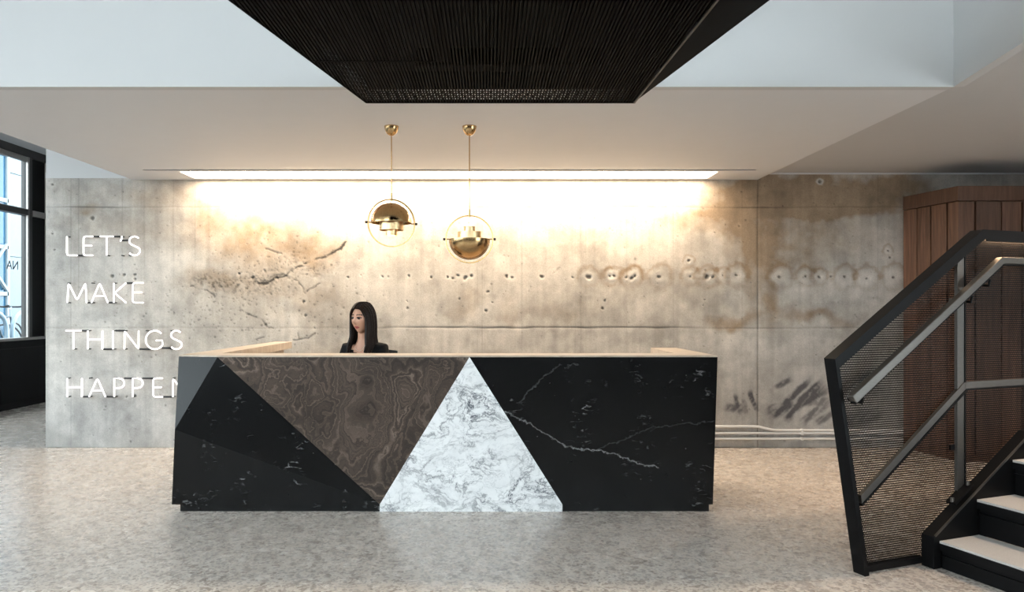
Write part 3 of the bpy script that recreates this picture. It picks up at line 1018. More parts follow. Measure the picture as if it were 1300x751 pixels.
G = {
    'L': [[(0, 1), (0, 0), (1, 0)]],
    'E': [[(1, 1), (0, 1), (0, 0), (1, 0)], [(0, .52), (.88, .52)]],
    'T': [[(0, 1), (1, 1)], [(.5, 1), (.5, 0)]],
    "'": [[(.6, 1.02), (.7, .92), (.2, .74)]],
    'S': [arc(.50, .755, .46, .245, 40, 200, 10) + arc(.5, .50, .02, .01, 180, 200, 1)[:0] + [(.22, .58), (.78, .42)] + arc(.50, .245, .48, .245, 30, -150, 10)],
    'M': [[(0, 0), (.06, 1), (.5, .12), (.94, 1), (1, 0)]],
    'A': [[(0, 0), (.5, 1), (1, 0)], [(.18, .34), (.82, .34)]],
    'K': [[(0, 1), (0, 0)], [(1, 1), (.06, .5), (1, 0)]],
    'H': [[(0, 1), (0, 0)], [(1, 1), (1, 0)], [(0, .52), (1, .52)]],
    'I': [[(.5, 1), (.5, 0)]],
    'N': [[(0, 0), (0, 1), (1, 0), (1, 1)]],
    'G': [arc(.55, .5, .55, .5, 45, 330, 18) + [(1.0, .47), (.62, .47)]],
    'P': [[(0, 0), (0, 1), (.45, 1)] + arc(.45, .74, .5, .26, 85, -90, 8) + [(0, .48)]],
}


def rnd(pts, k=.16):
    """soften the corners of a stroke"""
    if len(pts) < 3 or len(pts) > 8:
        return pts
    out = [Vector(pts[0])]
    for a, b, c in zip(pts[:-2], pts[1:-1], pts[2:]):
        a, b, c = Vector(a), Vector(b), Vector(c)
        d = min(.022, (a - b).length * .3, (c - b).length * .3)
        p, q = b + (a - b).normalized() * d, b + (c - b).normalized() * d
        out += [p, p * .25 + b * .5 + q * .25, q]
    return out + [Vector(pts[-1])]


def neon(word, spans, y0, y1, joins, label):
    x0 = P(spans[0][0], y1, YN)
    t = thing('neon_word', label, 'neon sign', (x0.x, YN, x0.z))
    zt, zb_ = P(0, y0, YN).z, P(0, y1, YN).z
    for ch, (a, b) in zip(word, spans):
        xa, xb = P(a, 0, YN).x, P(b, 0, YN).x
        mb = MB()
        for st in G[ch]:
            pts = rnd([(xa + (xb - xa) * p[0], 0 * p[1] + zb_ + (zt - zb_) * p[1]) for p in st])
            mb.tube([(p[0], YN, p[1]) for p in pts], .0072, 8)
        lt_ = mb.build('letter', M['neon'], t, smooth=True)
        for zz in (zt, zb_):
            MB().tube([((xa + xb) / 2 if ch in "TI'" else xa, YN + .008, zz), ((xa + xb) / 2 if ch in "TI'" else xa, YW + .002, zz)], .006, 8).build('standoff', M['neon_off'], lt_, smooth=True)
    for a, b, top in joins:
        z = zt if top == 1 else (zb_ if top == 0 else zb_ + (zt - zb_) * top)
        MB().tube([Vector((P(a, 0, YN).x, YN + .014, z)), Vector((P(b, 0, YN).x, YN + .014, z))], .0095, 8).build('blackout_tube', M['neon_off'], t, smooth=True)
    return t


neon("LET'S", [(85, 98), (106, 118), (127, 144), (152, 156), (163.5, 178)], 300, 324, [(99, 105.5, 0), (118.5, 126.5, 1), (144.5, 152, 1), (154, 163, .8)], "glowing white neon word reading LET'S at the top")
neon("MAKE", [(85.5, 110), (116, 137), (144.5, 160), (168.5, 182)], 359, 384, [(110.5, 116, 0), (137.5, 144.5, 0), (160.5, 168, 1)], 'glowing white neon word reading MAKE')
neon("THINGS", [(83.5, 103), (111.5, 130), (140, 147), (158, 176), (185, 206), (216.5, 231)], 419.5, 443, [(103.5, 111, 1), (130.5, 142, 0), (146, 157.5, 1), (176.5, 190, 0), (205, 217, .06)], 'glowing white neon word reading THINGS')
neon("HAPPEN", [(85.5, 104), (113, 134), (145, 158.5), (168.5, 182), (194.5, 206.5), (219.5, 238)], 480, 503.5, [(104.5, 113, 0), (134.5, 144.5, 0), (157, 168, 1), (180, 194, 1), (207, 219, 0)], 'glowing white neon word reading HAPPEN, partly behind the desk')

# ------------------------------------------------------------------ black mesh soffit overhead
hz = 1.10
zt0 = EYE + hz
sof = thing('mesh_soffit', 'black slatted metal soffit hanging from the high ceiling in front of the lamps', 'soffit', (0, 2.4, zt0))
YFAR = 900 * hz / 260
YN0 = 0.4


def xl(y):
    ya, yb = 900 * hz / 390, YFAR
    xa, xb = -.841 * hz, -.596 * hz
    return xa + (y - ya) / (yb - ya) * (xb - xa)


def xr(y):
    ya, yb = 900 * hz / 390, YFAR
    xa, xb = .744 * hz, .711 * hz
    return xa + (y - ya) / (yb - ya) * (xb - xa)


mb = MB()
nb_ = 150
xmin = xl(YN0)
for k in range(nb_):
    x = xmin + (xr(YN0) - xmin) * (k + .5) / nb_
    # far end of this bar
    yf = YFAR
    if x < xl(YFAR):
        yf = YN0 + (x - xl(YN0)) / (xl(YFAR) - xl(YN0)) * (YFAR - YN0)
    if x > xr(YFAR):
        yf = YN0 + (x - xr(YN0)) / (xr(YFAR) - xr(YN0)) * (YFAR - YN0)
    if yf - YN0 > .05:
        mb.box(x - .0042, x + .0042, YN0, yf, zt0, zt0 + .010)
o = mb.build('slat_screen', M['slat_metal'], sof)
o['kind'] = 'stuff'
# rims of expanded mesh standing on the slats along the far and left edges


def strip_mesh(mb, a, b, z0, z1, pitch=.0115, rowp=.0115, th=.0015, sw=.0052, lw=.0042):
    a, b = Vector(a), Vector(b)
    L = (b - a).length
    d = (b - a) / L
    n = Vector((-d.y, d.x, 0)) * th
    rows = int((z1 - z0) / rowp)
    for r_ in range(rows + 1):
        z = z0 + r_ * rowp
        mb.prism([Vector((a.x, a.y, z)), Vector((b.x, b.y, z)), Vector((b.x, b.y, z + sw)), Vector((a.x, a.y, z + sw))], n)
        if r_ == rows:
            break
        for i in range(int(L / pitch)):
            s0 = (i + (.5 if r_ % 2 else 0)) * pitch
            p, q = a + d * s0, a + d * (s0 + lw)
            mb.add([(p.x, p.y, z + sw), (q.x, q.y, z + sw), (q.x, q.y, z + rowp), (p.x, p.y, z + rowp)], [(0, 1, 2, 3)])


mb = MB()
strip_mesh(mb, (xl(YFAR), YFAR, 0), (xr(YFAR), YFAR, 0), zt0 + .012, zt0 + .062)
MB().beam((xl(YFAR), YFAR, zt0 + .145), (xr(YFAR), YFAR, zt0 + .145), (0, 0, 1), .15, .01).build('edge_board', M['dark_void'], sof)
MB().beam((xl(YN0), YN0, zt0 + .185), (xl(YFAR), YFAR, zt0 + .185), (0, 0, 1), .12, .01).build('edge_board', M['dark_void'], sof)
o = mb.build('rim_mesh', M['slat_metal'], sof)
o['kind'] = 'stuff'
mb = MB()
strip_mesh(mb, (xl(YN0), YN0, 0), (xl(YFAR), YFAR, 0), zt0 + .012, zt0 + .125)
o = mb.build('rim_mesh', M['slat_metal'], sof)
o['kind'] = 'stuff'
for a, b in [((xl(YN0), YN0), (xl(YFAR), YFAR)), ((xl(YFAR), YFAR), (xr(YFAR), YFAR)), ((xr(YFAR), YFAR), (xr(YN0), YN0))]:
    MB().beam((*a, zt0 + .004), (*b, zt0 + .004), (0, 0, 1), .016, .006).build('edge_trim', M['slat_metal'], sof)
for x in (-.225,):
    MB().box(x - .004, x + .004, YN0, YFAR, zt0 - .003, zt0 - .0005).build('seam_bar', M['slat_metal'], sof)
MB().box(xl(3.17), -.225, 3.165, 3.173, zt0 - .003, zt0 - .0005).build('seam_bar', M['slat_metal'], sof)
zp = zt0 + .16
mb = MB().prism([(xl(YN0), YN0, zp), (xr(YN0), YN0, zp), (xr(YFAR) - .02, YFAR - .02, zp), (xl(YFAR) + .02, YFAR - .02, zp)], (0, 0, .06))
deck = mb.build('deck_plate', M['dark_void'], sof)
for x in (-.52, -.22, .08, .38, .58):
    MB().box(x - .035, x + .035, YN0, YFAR - .30, zp - .07, zp).build('joist', M['slat_metal'], deck)
MB().box(-.35, .68, YFAR - .36, YFAR - .34, zp - .08, zp).build('cross_beam', M['slat_metal'], deck)
# smooth flared cheek on the right
Bc = Vector((xr(YFAR), YFAR, zt0))
Nn = Vector((xr(YN0), YN0, zt0))
O1 = Vector((1.24, 3.1, zt0 + .25))
O2 = Bc + (O1 - Bc) * 3.6
MB().prism([Bc, Nn, Vector((O2.x, YN0, O2.z)), O2], (-.01, .0, .03)).build('cheek_panel', M['matt_cheek'], sof)
MB().beam((xr(YN0) - .012, YN0, zt0 + .10), (xr(YFAR) - .012, YFAR - .01, zt0 + .10), (0, 0, 1), .17, .008).build('edge_board', M['matt_cheek'], sof)
MB().beam(Bc, Nn, (0, 0, 1), .012, .010).build('edge_bead', M['frame'], sof)
for x, y in [(-.5, 1.0), (.5, 1.0), (-.4, 3.3), (.5, 3.3)]:
    MB().tube([(x, y, zp + .05), (x, y, 5.0)], .012, 8).build('hanger_rod', M['black_metal'], deck)

# ------------------------------------------------------------------ staircase with mesh guard
A = Vector((1.92, 3.67, 0))
u = Vector((.94, .342, 0)).normalized()
w = Vector((.342, -.94, 0)).normalized()     # towards the camera, across the treads


def S(t, z, off=0.0):
    return A + u * t + w * off + Vector((0, 0, z))


st = thing('staircase', 'black steel stair with grey treads, mesh guard and metal handrail', 'staircase', tuple(S(.45, 0, .5)))
tp, ze = -.199, 1.12          # leaning post
tc, zc_ = .863, 1.812         # top rail bend
tend = 2.2
# guard frame: leaning post, sloped and level top rail
PW = .072


def plate(name, pts, off0, off1, mat, parent=st, bevel=0.0):
    """polygon in the guard plane, from off0 to off1 across the stair"""
    q = [S(a, b, off0) for a, b in pts]
    return MB().prism(q, w * (off1 - off0)).build(name, mat, parent, bevel=bevel)


pw = .030
plate('newel_post', [(0, 0), (pw, 0), (tp + pw, ze - .045), (tp, ze)], -PW / 2, PW / 2, M['black_metal'])
sl_ = (zc_ - ze) / (tc - tp)
rh = .050
plate('top_rail', [(tp, ze), (tp + pw, ze - .045 + .001), (tc + .02, zc_ - rh), (tend, zc_ - rh), (tend, zc_), (tc, zc_)], -PW / 2, PW / 2, M['black_metal'])
plate('rail_lip', [(tc + .03, zc_ - rh - .014), (tend, zc_ - rh - .014), (tend, zc_ - rh), (tc + .03, zc_ - rh)], PW / 2 - .004, PW / 2, M['black_metal'])
MB().prism([S(tc + .08, zc_ - rh - .003, .010), S(tend, zc_ - rh - .003, .010), S(tend, zc_ - rh - .003, .024), S(tc + .08, zc_ - rh - .003, .024)], (0, 0, .003)).build('led_strip', M['led'], st)
# bottom rail and stringer
plate('bottom_rail', [(.02, .012), (.43, .012), (.43, .045), (.015, .045)], -.02, .02, M['black_metal'])
SLW = .085
stz = [(.424, 0), (.424, .17), (1.185, .678), (1.30, .70), (tend, .70), (tend, .40), (1.25, .40), (.62, 0)]
q = [S(a, b, 0) for a, b in stz]
strg = plate('stringer', stz, 0.012, SLW, M['black_metal'], bevel=.003)
MB().beam(S(.43, .176, SLW + .002), S(1.19, .684, SLW + .002), tuple(w), .008, .010).build('stringer_edge', M['steel'], strg)
# treads and risers
TW = 1.25
rise, run = .193, .281
for k in range(3):
    t0 = .46 + run * k
    z1 = .148 + rise * k
    p = [S(t0, z1 - .012, SLW + .004), S(t0 + run + .015, z1 - .012, SLW + .004), S(t0 + run + .015, z1 - .012, TW), S(t0, z1 - .012, TW)]
    slab_p = p
    p = [S(t0 - .004, z1 - .050, SLW + .004), S(t0 + run + .02, z1 - .050, SLW + .004), S(t0 + run + .02, z1 - .050, TW), S(t0 - .004, z1 - .050, TW)]
    trd = MB().prism(slab_p, (0, 0, .012)).build('tread', M['tread'], st)
    MB().prism(p, (0, 0, .037)).build('tread_pan', M['black_metal'], trd)
    zlow = 0.0 if k == 0 else z1 - rise
    p = [S(t0 + .02, zlow, SLW + .004), S(t0 + .035, zlow, SLW + .004), S(t0 + .035, zlow, TW), S(t0 + .02, zlow, TW)]
    rsr = MB().prism(p, (0, 0, z1 - .05 - zlow)).build('riser', M['black_metal'], st)
    p = [S(t0 + .010, z1 - .085, SLW + .004), S(t0 + .02, z1 - .085, SLW + .004), S(t0 + .02, z1 - .085, TW), S(t0 + .010, z1 - .085, TW)]
    MB().prism(p, (0, 0, .010)).build('riser_lip', M['black_metal'], rsr)
t3 = .46 + run * 3
zl3 = .148 + rise * 3
p = [S(t3, zl3 - .05, SLW + .004), S(tend, zl3 - .05, SLW + .004), S(tend, zl3 - .05, TW), S(t3, zl3 - .05, TW)]
MB().prism(p, (0, 0, .05)).build('landing', M['tread'], st)
p = [S(t3 + .02, 0, SLW + .02), S(tend, 0, SLW + .02), S(tend, 0, TW), S(t3 + .02, 0, TW)]
MB().prism(p, (0, 0, zl3 - .05)).build('landing_base', M['dark_void'], st)
plate('stringer', [(.424, 0), (.424, .17), (1.185, .678), (1.30, .70), (tend, .70), (tend, 0)], TW, TW + .06, M['black_metal'])
# mesh guard
mb = MB()
rowp, pitch, sw, lw = .0118, .0112, .0056, .0043
thk = .0016


def trange(z):
    left = pw * .6 + tp * z / ze if z < ze - .03 else tp + (z - ze) / sl_ + .06
    left = max(left, tp + pw * .5)
    if z < .17:
        right = .455
    elif z < .66:
        right = .455 + (z - .17) / .667
    else:
        right = tend
    return left, right


z = .045
row = 0
while z < zc_ - rh:
    l0, r0 = trange(z)
    l1, r1 = trange(z + rowp)
    if r0 > l0:
        mb.prism([S(l0, z, 0), S(r0, z, 0), S(r0, z + sw, 0), S(l0, z + sw, 0)], w * thk)
        k0 = math.ceil(max(l0, l1) / pitch)
        k1 = int(min(r0, 1.75) / pitch)
        for k in range(k0, k1):
            a = (k + (.5 if row % 2 else 0)) * pitch
            p = [S(a, z + sw, 0), S(a + lw, z + sw, 0), S(a + lw, z + rowp, 0), S(a, z + rowp, 0)]
            mb.add(p, [(0, 1, 2, 3)])
    z += rowp
    row += 1
o = mb.build('guard_mesh', M['black_mesh'], st, recalc=False)
o['kind'] = 'stuff'
# steel post, mid rail, handrail
tpst = .672
gp = plate('guard_post', [(tpst, .34), (tpst + .052, .34), (tpst + .052, 1.72), (tpst + .02, 1.69), (tpst, 1.60)], .012, .030, M['steel'])
plate('post_flange', [(tpst + .052, .34), (tpst + .062, .34), (tpst + .062, 1.72), (tpst + .052, 1.72)], .004, .034, M['black_metal'], gp)
mr = [(-.02, .375), (.735, .935), (tend, .945), (tend, .975), (.725, .972), (-.025, .418)]
mrl = plate('mid_rail', mr, .014, .034, M['steel'])
plate('mid_rail_edge', [(-.02, .362), (.74, .924), (tend, .936), (tend, .944), (.735, .934), (-.02, .374)], .014, .038, M['black_metal'], mrl)
hr = [(-.145, .915), (-.13, .905), (.925, 1.618), (tend, 1.632), (tend, 1.660), (.915, 1.655), (-.160, .940)]
hrl = plate('handrail', hr, .070, .108, M['steel'], bevel=.004)
plate('handrail_core', [(-.135, .897), (.93, 1.609), (tend, 1.622), (tend, 1.631), (.925, 1.617), (-.14, .908)], .074, .104, M['black_metal'], hrl)
for t_, z_ in [(-.075, .945), (tpst + .03, 1.455), (.84, 1.545), (1.7, 1.64)]:
    MB().tube([S(t_, z_ - .035, .0), S(t_, z_ - .045, .085), S(t_, z_ - .01, .089)], .008, 8).build('handrail_bracket', M['black_metal'], hrl, smooth=True)
plate('mesh_clip', [(tpst - .035, 1.40), (tpst - .005, 1.40), (tpst - .005, 1.43), (tpst - .035, 1.43)], .006, .018, M['steel'], gp)
plate('mesh_clip', [(tpst - .035, .60), (tpst - .005, .60), (tpst - .005, .63), (tpst - .035, .63)], .006, .018, M['black_metal'], gp)
bpl = plate('base_plate', [(.60, .318), (.74, .411), (.735, .421), (.595, .328)], .020, .075, M['black_metal'])
for t_ in (.605, .725):
    MB().tube([S(t_, .325 + (t_ - .6) * .667, .05), S(t_, .35 + (t_ - .6) * .667, .05)], .009, 8).build('bolt', M['steel'], bpl, smooth=True)

# ------------------------------------------------------------------ recessed downlights over the stair; the rear one added unseen to light the boards
for x_, y_, lab_ in [(3.30, 3.75, 'small recessed warm downlight in the grey ceiling above the stair treads'), (4.15, 5.15, 'small recessed warm downlight added out of view to light the walnut boards')]:
    dl = thing('downlight', lab_, 'light', (x_, y_, ZR))
    MB().lathe([(.045, -.004), (.060, -.004), (.062, 0), (.045, 0), (.045, -.004)], (x_, y_, ZR), 28).build('trim_ring', M['white_wall'], dl, smooth=True)
    MB().lathe([(.0005, -.002), (.044, -.002), (.044, 0), (.0005, 0)], (x_, y_, ZR), 28).build('lens', M['led'], dl)
    ld = bpy.data.lights.new('downlight_lamp', 'SPOT')
    ld.energy = 90
    ld.color = (1.0, 0.76, 0.55)
    ld.spot_size = R(95)
    ld.spot_blend = 0.6
    ld.shadow_soft_size = 0.045
    lo = bpy.data.objects.new('downlight_lamp', ld)
    COL.objects.link(lo)
    lo.parent = dl
    lo.location = (0, 0, -.02)

# ------------------------------------------------------------------ timber enclosure
tb = thing('timber_enclosure', 'dark walnut boarded enclosure behind the mesh stair guard', 'enclosure', (4.9, 6.6, 0))
C0 = Vector((4.085, YW - .012, 0))
C1 = Vector((4.205, 6.34, 0))
C2 = Vector((5.75, 6.34, 0))
ZT, ZH = 2.465, 2.335


def board(a, b, z0, z1, out, dep_, nm='board'):
    a, b, out = Vector(a), Vector(b), Vector(out)
    p = [a, b, b - out * dep_, a - out * dep_]
    return MB().prism([Vector((q.x, q.y, z0)) for q in p], (0, 0, z1 - z0)).build(nm, M['wood'], tb, bevel=.002)


d1 = (C1 - C0)
n1 = Vector((d1.y, -d1.x, 0)).normalized()
if n1.x > 0:
    n1 = -n1
nf = Vector((0, -1, 0))
board(C0 + n1 * .012, C1 + n1 * .012, ZH, ZT, n1, .03, 'header_board')
board(C1 + nf * .012 - Vector((.012, 0, 0)), C2 + nf * .012, ZH, ZT, nf, .03, 'header_board')
fr = [0, .28, .49, .53, .80, .84, .995]
for i, (a, b) in enumerate([(0.0, .255), (.26, .505), (.535, .80), (.82, 1.0)]):
    board(C0 + d1 * a + n1 * (0 if i % 2 else .006), C0 + d1 * b + n1 * (0 if i % 2 else .006), .0, ZH - .006, n1, .022)
x = C1.x
widths = [.155, .235, .185, .21, .235, .17, .2]
for i, wd_ in enumerate(widths):
    if x > C2.x - .1:
        break
    board(Vector((x, 6.34 - (.006 if i % 2 else 0), 0)), Vector((x + wd_ - .014, 6.34 - (.006 if i % 2 else 0), 0)), .06, ZH - .012, nf, .022)
    x += wd_
MB().prism([C0 - n1 * .03, C1 - n1 * .03 - nf * .03, Vector((C2.x, 6.37, 0)), Vector((C2.x, YW - .012, 0))], (0, 0, ZT - .01)).build('core', M['wood'], tb)
board(C1 + nf * .004, C2 + nf * .004, 0.0, .055, nf, .02, 'skirting')

# ------------------------------------------------------------------ conduits along the concrete
for k, (pts, lab) in enumerate([
        ([(700, 541), (955, 541), (963, 541.3), (978, 545), (985, 546), (1146, 546)], 'white conduit pipe on the concrete wall, topmost, with a bend'),
        ([(700, 549.5), (1146, 549.5)], 'white conduit pipe on the concrete wall, middle of the three'),
        ([(700, 556.5), (1146, 556.5)], 'white conduit pipe on the concrete wall, lowest, nearest the floor')]):
    yy = YW - .016
    q = [P(a, b, yy) for a, b in pts]
    t = thing('conduit_pipe', lab, 'pipe', tuple(q[0]), 'white conduits at the foot of the concrete wall')
    MB().tube(q, .0125, 10).build('pipe', M['pipe'], t, smooth=True)
    for cx in (760, 1018, 1120):
        zz = P(cx, pts[-1][1] if cx > 985 else pts[0][1], yy)
        MB().box(zz.x - .012, zz.x + .012, YW - .033, YW + .002, zz.z - .0138, zz.z + .0138).build('clamp', M['pipe'], t, bevel=.002)

# ------------------------------------------------------------------ person behind the desk
PX, PY = -0.965, 5.45


def skinned(verts, edges, radii, rootv, sub=2):
    me = bpy.data.meshes.new('tmp')
    bm = bmesh.new()
    lay = bm.verts.layers.skin.verify()
    bv = []
    for i, p in enumerate(verts):
        v_ = bm.verts.new(p)
        r_ = radii[i]
        v_[lay].radius = r_ if isinstance(r_, tuple) else (r_, r_)
        v_[lay].use_root = (i == rootv)
        bv.append(v_)
    for a, b in edges:
        bm.edges.new((bv[a], bv[b]))
    bm.to_mesh(me)
    bm.free()
    o = bpy.data.objects.new('tmp', me)
    COL.objects.link(o)
    o.modifiers.new('s', 'SKIN').use_smooth_shade = True
    m = o.modifiers.new('d', 'SUBSURF')
    m.levels = m.render_levels = sub
    dg = bpy.context.evaluated_depsgraph_get()
    em = bpy.data.meshes.new_from_object(o.evaluated_get(dg))
    bpy.data.objects.remove(o)
    return em


def body_skeleton(grow=0.0, hands=True):
    V_, E_, R_ = [], [], []

    def add(p, r_, link=None):
        V_.append(Vector(p))
        R_.append((r_[0] + grow, r_[1] + grow) if isinstance(r_, tuple) else r_ + grow)
        if link is not None:
            E_.append((link, len(V_) - 1))
        return len(V_) - 1
    pel = add((0, .05, .60), (.135, .10))
    sp = add((0, .06, .76), (.115, .085), pel)
    ch = add((0, .045, .93), (.130, .092), sp)
    uc = add((0, .035, 1.04), (.105, .075), ch)
    nb1 = add((0, .028, 1.105), (.052, .050), uc)
    n2_ = add((0, .016, 1.165), (.045, .046), nb1)
    add((0, .0, 1.225), (.045, .05), n2_)
    for s in (-1, 1):
        sh = add((s * .145, .035, 1.055), (.052, .052), uc)
        el = add((s * .19, -.02, .83), (.038, .038), sh)
        wr = add((s * .13, -.25, .785), (.024, .024), el)
        if hands:
            pa = add((s * .115, -.30, .775), (.030, .016), wr)
            for i, (dx, ln) in enumerate([(-.026, .058), (-.009, .066), (.009, .062), (.025, .048)]):
                k1 = add((s * .115 + dx, -.345, .778), (.010, .010), pa)
                k2 = add((s * .115 + dx * 1.1, -.345 - ln * .5, .774), (.009, .009), k1)
                add((s * .115 + dx * 1.15, -.345 - ln, .757), (.008, .008), k2)
            th1 = add((s * .115 - s * .034, -.295, .772), (.011, .011), pa)
            add((s * .115 - s * .052, -.325, .762), (.009, .009), th1)
        hp = add((s * .085, .03, .575), (.092, .088), pel)
        kn = add((s * .10, -.38, .565), (.062, .062), hp)
        an = add((s * .11, -.33, .10), (.038, .038), kn)
        add((s * .115, -.46, .035), (.036, .028), an)
    return V_, E_, R_


def head_mesh():
    bm = bmesh.new()
    bmesh.ops.create_icosphere(bm, subdivisions=5, radius=1.0)
    for v_ in bm.verts:
        x, y, z = v_.co
        X_, Y_, Z_ = x * .073, y * .093, z * .113
        low = max(0.0, -z)
        X_ *= 1 - .30 * low ** 1.6
        if y > 0:
            Y_ *= 1 - .40 * low
        else:
            Y_ *= 1 - .10 * low ** 2
        # flatten the face a little
        if y < 0:
            Y_ *= 1 - .06 * (1 - abs(x))
        f = 1.0 if y < 0 else 0.0

        def gs(cx, cz, sx, sz, a):
            return a * f * math.exp(-((X_ - cx) / sx) ** 2 - ((Z_ - cz) / sz) ** 2)
        d = gs(0, -.022, .010, .014, .025) + gs(0, .006, .008, .024, .010)
        d += gs(0, -.054, .020, .007, .006) + gs(0, -.067, .016, .006, .006) + gs(0, -.096, .020, .015, .012)
        d += gs(.036, -.020, .020, .020, .004) + gs(-.036, -.020, .020, .020, .004)
        d += gs(.031, .030, .022, .007, .004) + gs(-.031, .030, .022, .007, .004)
        d -= gs(.030, .010, .014, .010, .009) + gs(-.030, .010, .014, .010, .009)
        v_.co = (X_, Y_ - d, Z_)
    me = bpy.data.meshes.new('tmp')
    bm.to_mesh(me)
    bm.free()
    return me


HC = Vector((0, -.012, 1.292))
HROT = Matrix.Rotation(R(-30), 4, 'Z') @ Matrix.Rotation(R(2), 4, 'X')
BROT = Matrix.Rotation(R(-14), 4, 'Z')
HS = 1.0
POS = Matrix.Translation(Vector((PX, PY, 0)))
HM = POS @ Matrix.Translation(HC) @ HROT
BMx = POS @ BROT


def merged_remesh(parts, voxel):
    bm = bmesh.new()
    for me, mx in parts:
        n0 = len(bm.verts)
        bm.from_mesh(me)
        bm.verts.ensure_lookup_table()
        for v_ in bm.verts[n0:]:
            v_.co = mx @ v_.co
    me = bpy.data.meshes.new('tmp')
    bm.to_mesh(me)
    bm.free()
    o = bpy.data.objects.new('tmp', me)
    COL.objects.link(o)
    m = o.modifiers.new('r', 'REMESH')
    m.mode = 'VOXEL'
    m.voxel_size = voxel
    m.use_smooth_shade = True
    s = o.modifiers.new('sm', 'SMOOTH')
    s.factor = 0.5
    s.iterations = 1
    dg = bpy.context.evaluated_depsgraph_get()
    em = bpy.data.meshes.new_from_object(o.evaluated_get(dg))
    bpy.data.objects.remove(o)
    return em


def place(me, name, mats, parent):
    off = wloc(parent)
    me.transform(Matrix.Translation(-off))
    me.name = name
    me.materials.clear()
    for m in mats:
        me.materials.append(m)
    o = bpy.data.objects.new(name, me)
    COL.objects.link(o)
    o.parent = parent
    return o


person = thing('person', 'person with long dark hair in a black top seated behind the desk', 'person', (PX, PY, 0))
Vb, Eb, Rb = body_skeleton()
bme = skinned(Vb, Eb, Rb, 0, 2)
hme = head_mesh()
bm_ = merged_remesh([(bme, BMx), (hme, HM)], .0042)
HMi = HM.inverted()
mi = np.zeros(len(bm_.polygons), dtype=np.int32)
for p in bm_.polygons:
    q = HMi @ p.center
    if q.y < -.05 and -.085 < q.z < .06:
        ax = abs(q.x)
        if ((q.x / .023) ** 2 + ((q.z + .060) / .0095) ** 2) < 1:
            mi[p.index] = 1
        elif .013 < ax < .052 and abs(q.z - (.034 - .10 * max(0, ax - .038))) < .0042:
            mi[p.index] = 2
        elif ((ax - .031) / .018) ** 2 + ((q.z - .0125) / .0075) ** 2 < 1:
            mi[p.index] = 2
bm_.polygons.foreach_set('use_smooth', [True] * len(bm_.polygons))
body = place(bm_, 'body', [M['skin'], M['lips'], M['brow']], person)
bm_.polygons.foreach_set('material_index', mi)
for s in (-1, 1):
    mb = MB()
    prof = [(.0115 * math.sin(math.pi * k / 12) + .0001, -.0115 * math.cos(math.pi * k / 12)) for k in range(13)]
    c = HM @ Vector((s * .0305, -.0745, .010))
    mb.lathe(prof, (0, 0, 0), 20)
    # eyeball is turned so that its pole is the pupil
    rot = HM.to_3x3() @ Matrix.Rotation(R(90), 3, 'X')
    mb.v = [tuple(c + rot @ Vector(p)) for p in mb.v]
    mb.m = [1 if i // 20 >= 8 else 0 for i in range(len(mb.f))]
    mb.build('eye', [M['eye_white'], M['eye_dark']], person, smooth=True)
# clothing: grown copy of the body with neckline and cuffs cut away
Vc, Ec, Rc = body_skeleton(.012, hands=False)
cme = skinned(Vc, Ec, Rc, 0, 3)


def cut(me, keep):
    bm = bmesh.new()
    bm.from_mesh(me)
    dead = [f for f in bm.faces if not keep(f.calc_center_median())]
    bmesh.ops.delete(bm, geom=dead, context='FACES')
    out = bpy.data.meshes.new('tmp')
    bm.to_mesh(out)
    bm.free()
    out.polygons.foreach_set('use_smooth', [True] * len(out.polygons))
    return out


def top_keep(c):
    if c.z < .66 and c.y > -.12 and abs(c.x) < .2:
        return c.z > .62
    if c.z > 1.075 + .35 * abs(c.x) + (.02 if c.y > .04 else 0):
        return False
    if c.y < .02 and c.z > .985 + .9 * abs(c.x) and abs(c.x) < .10:
        return False
    return c.z > .62 and not (c.y < -.235)


tk = cut(cme, top_keep)
tk.transform(BMx)
place(tk, 'black_top', [M['cloth_black']], person)
bt = cut(cme, lambda c: (c.z <= .66 and c.z > .09 and abs(c.x) < .24) and not (c.y < -.2 and c.z > .70))
bt.transform(BMx)
place(bt, 'trousers', [M['cloth_black']], person)
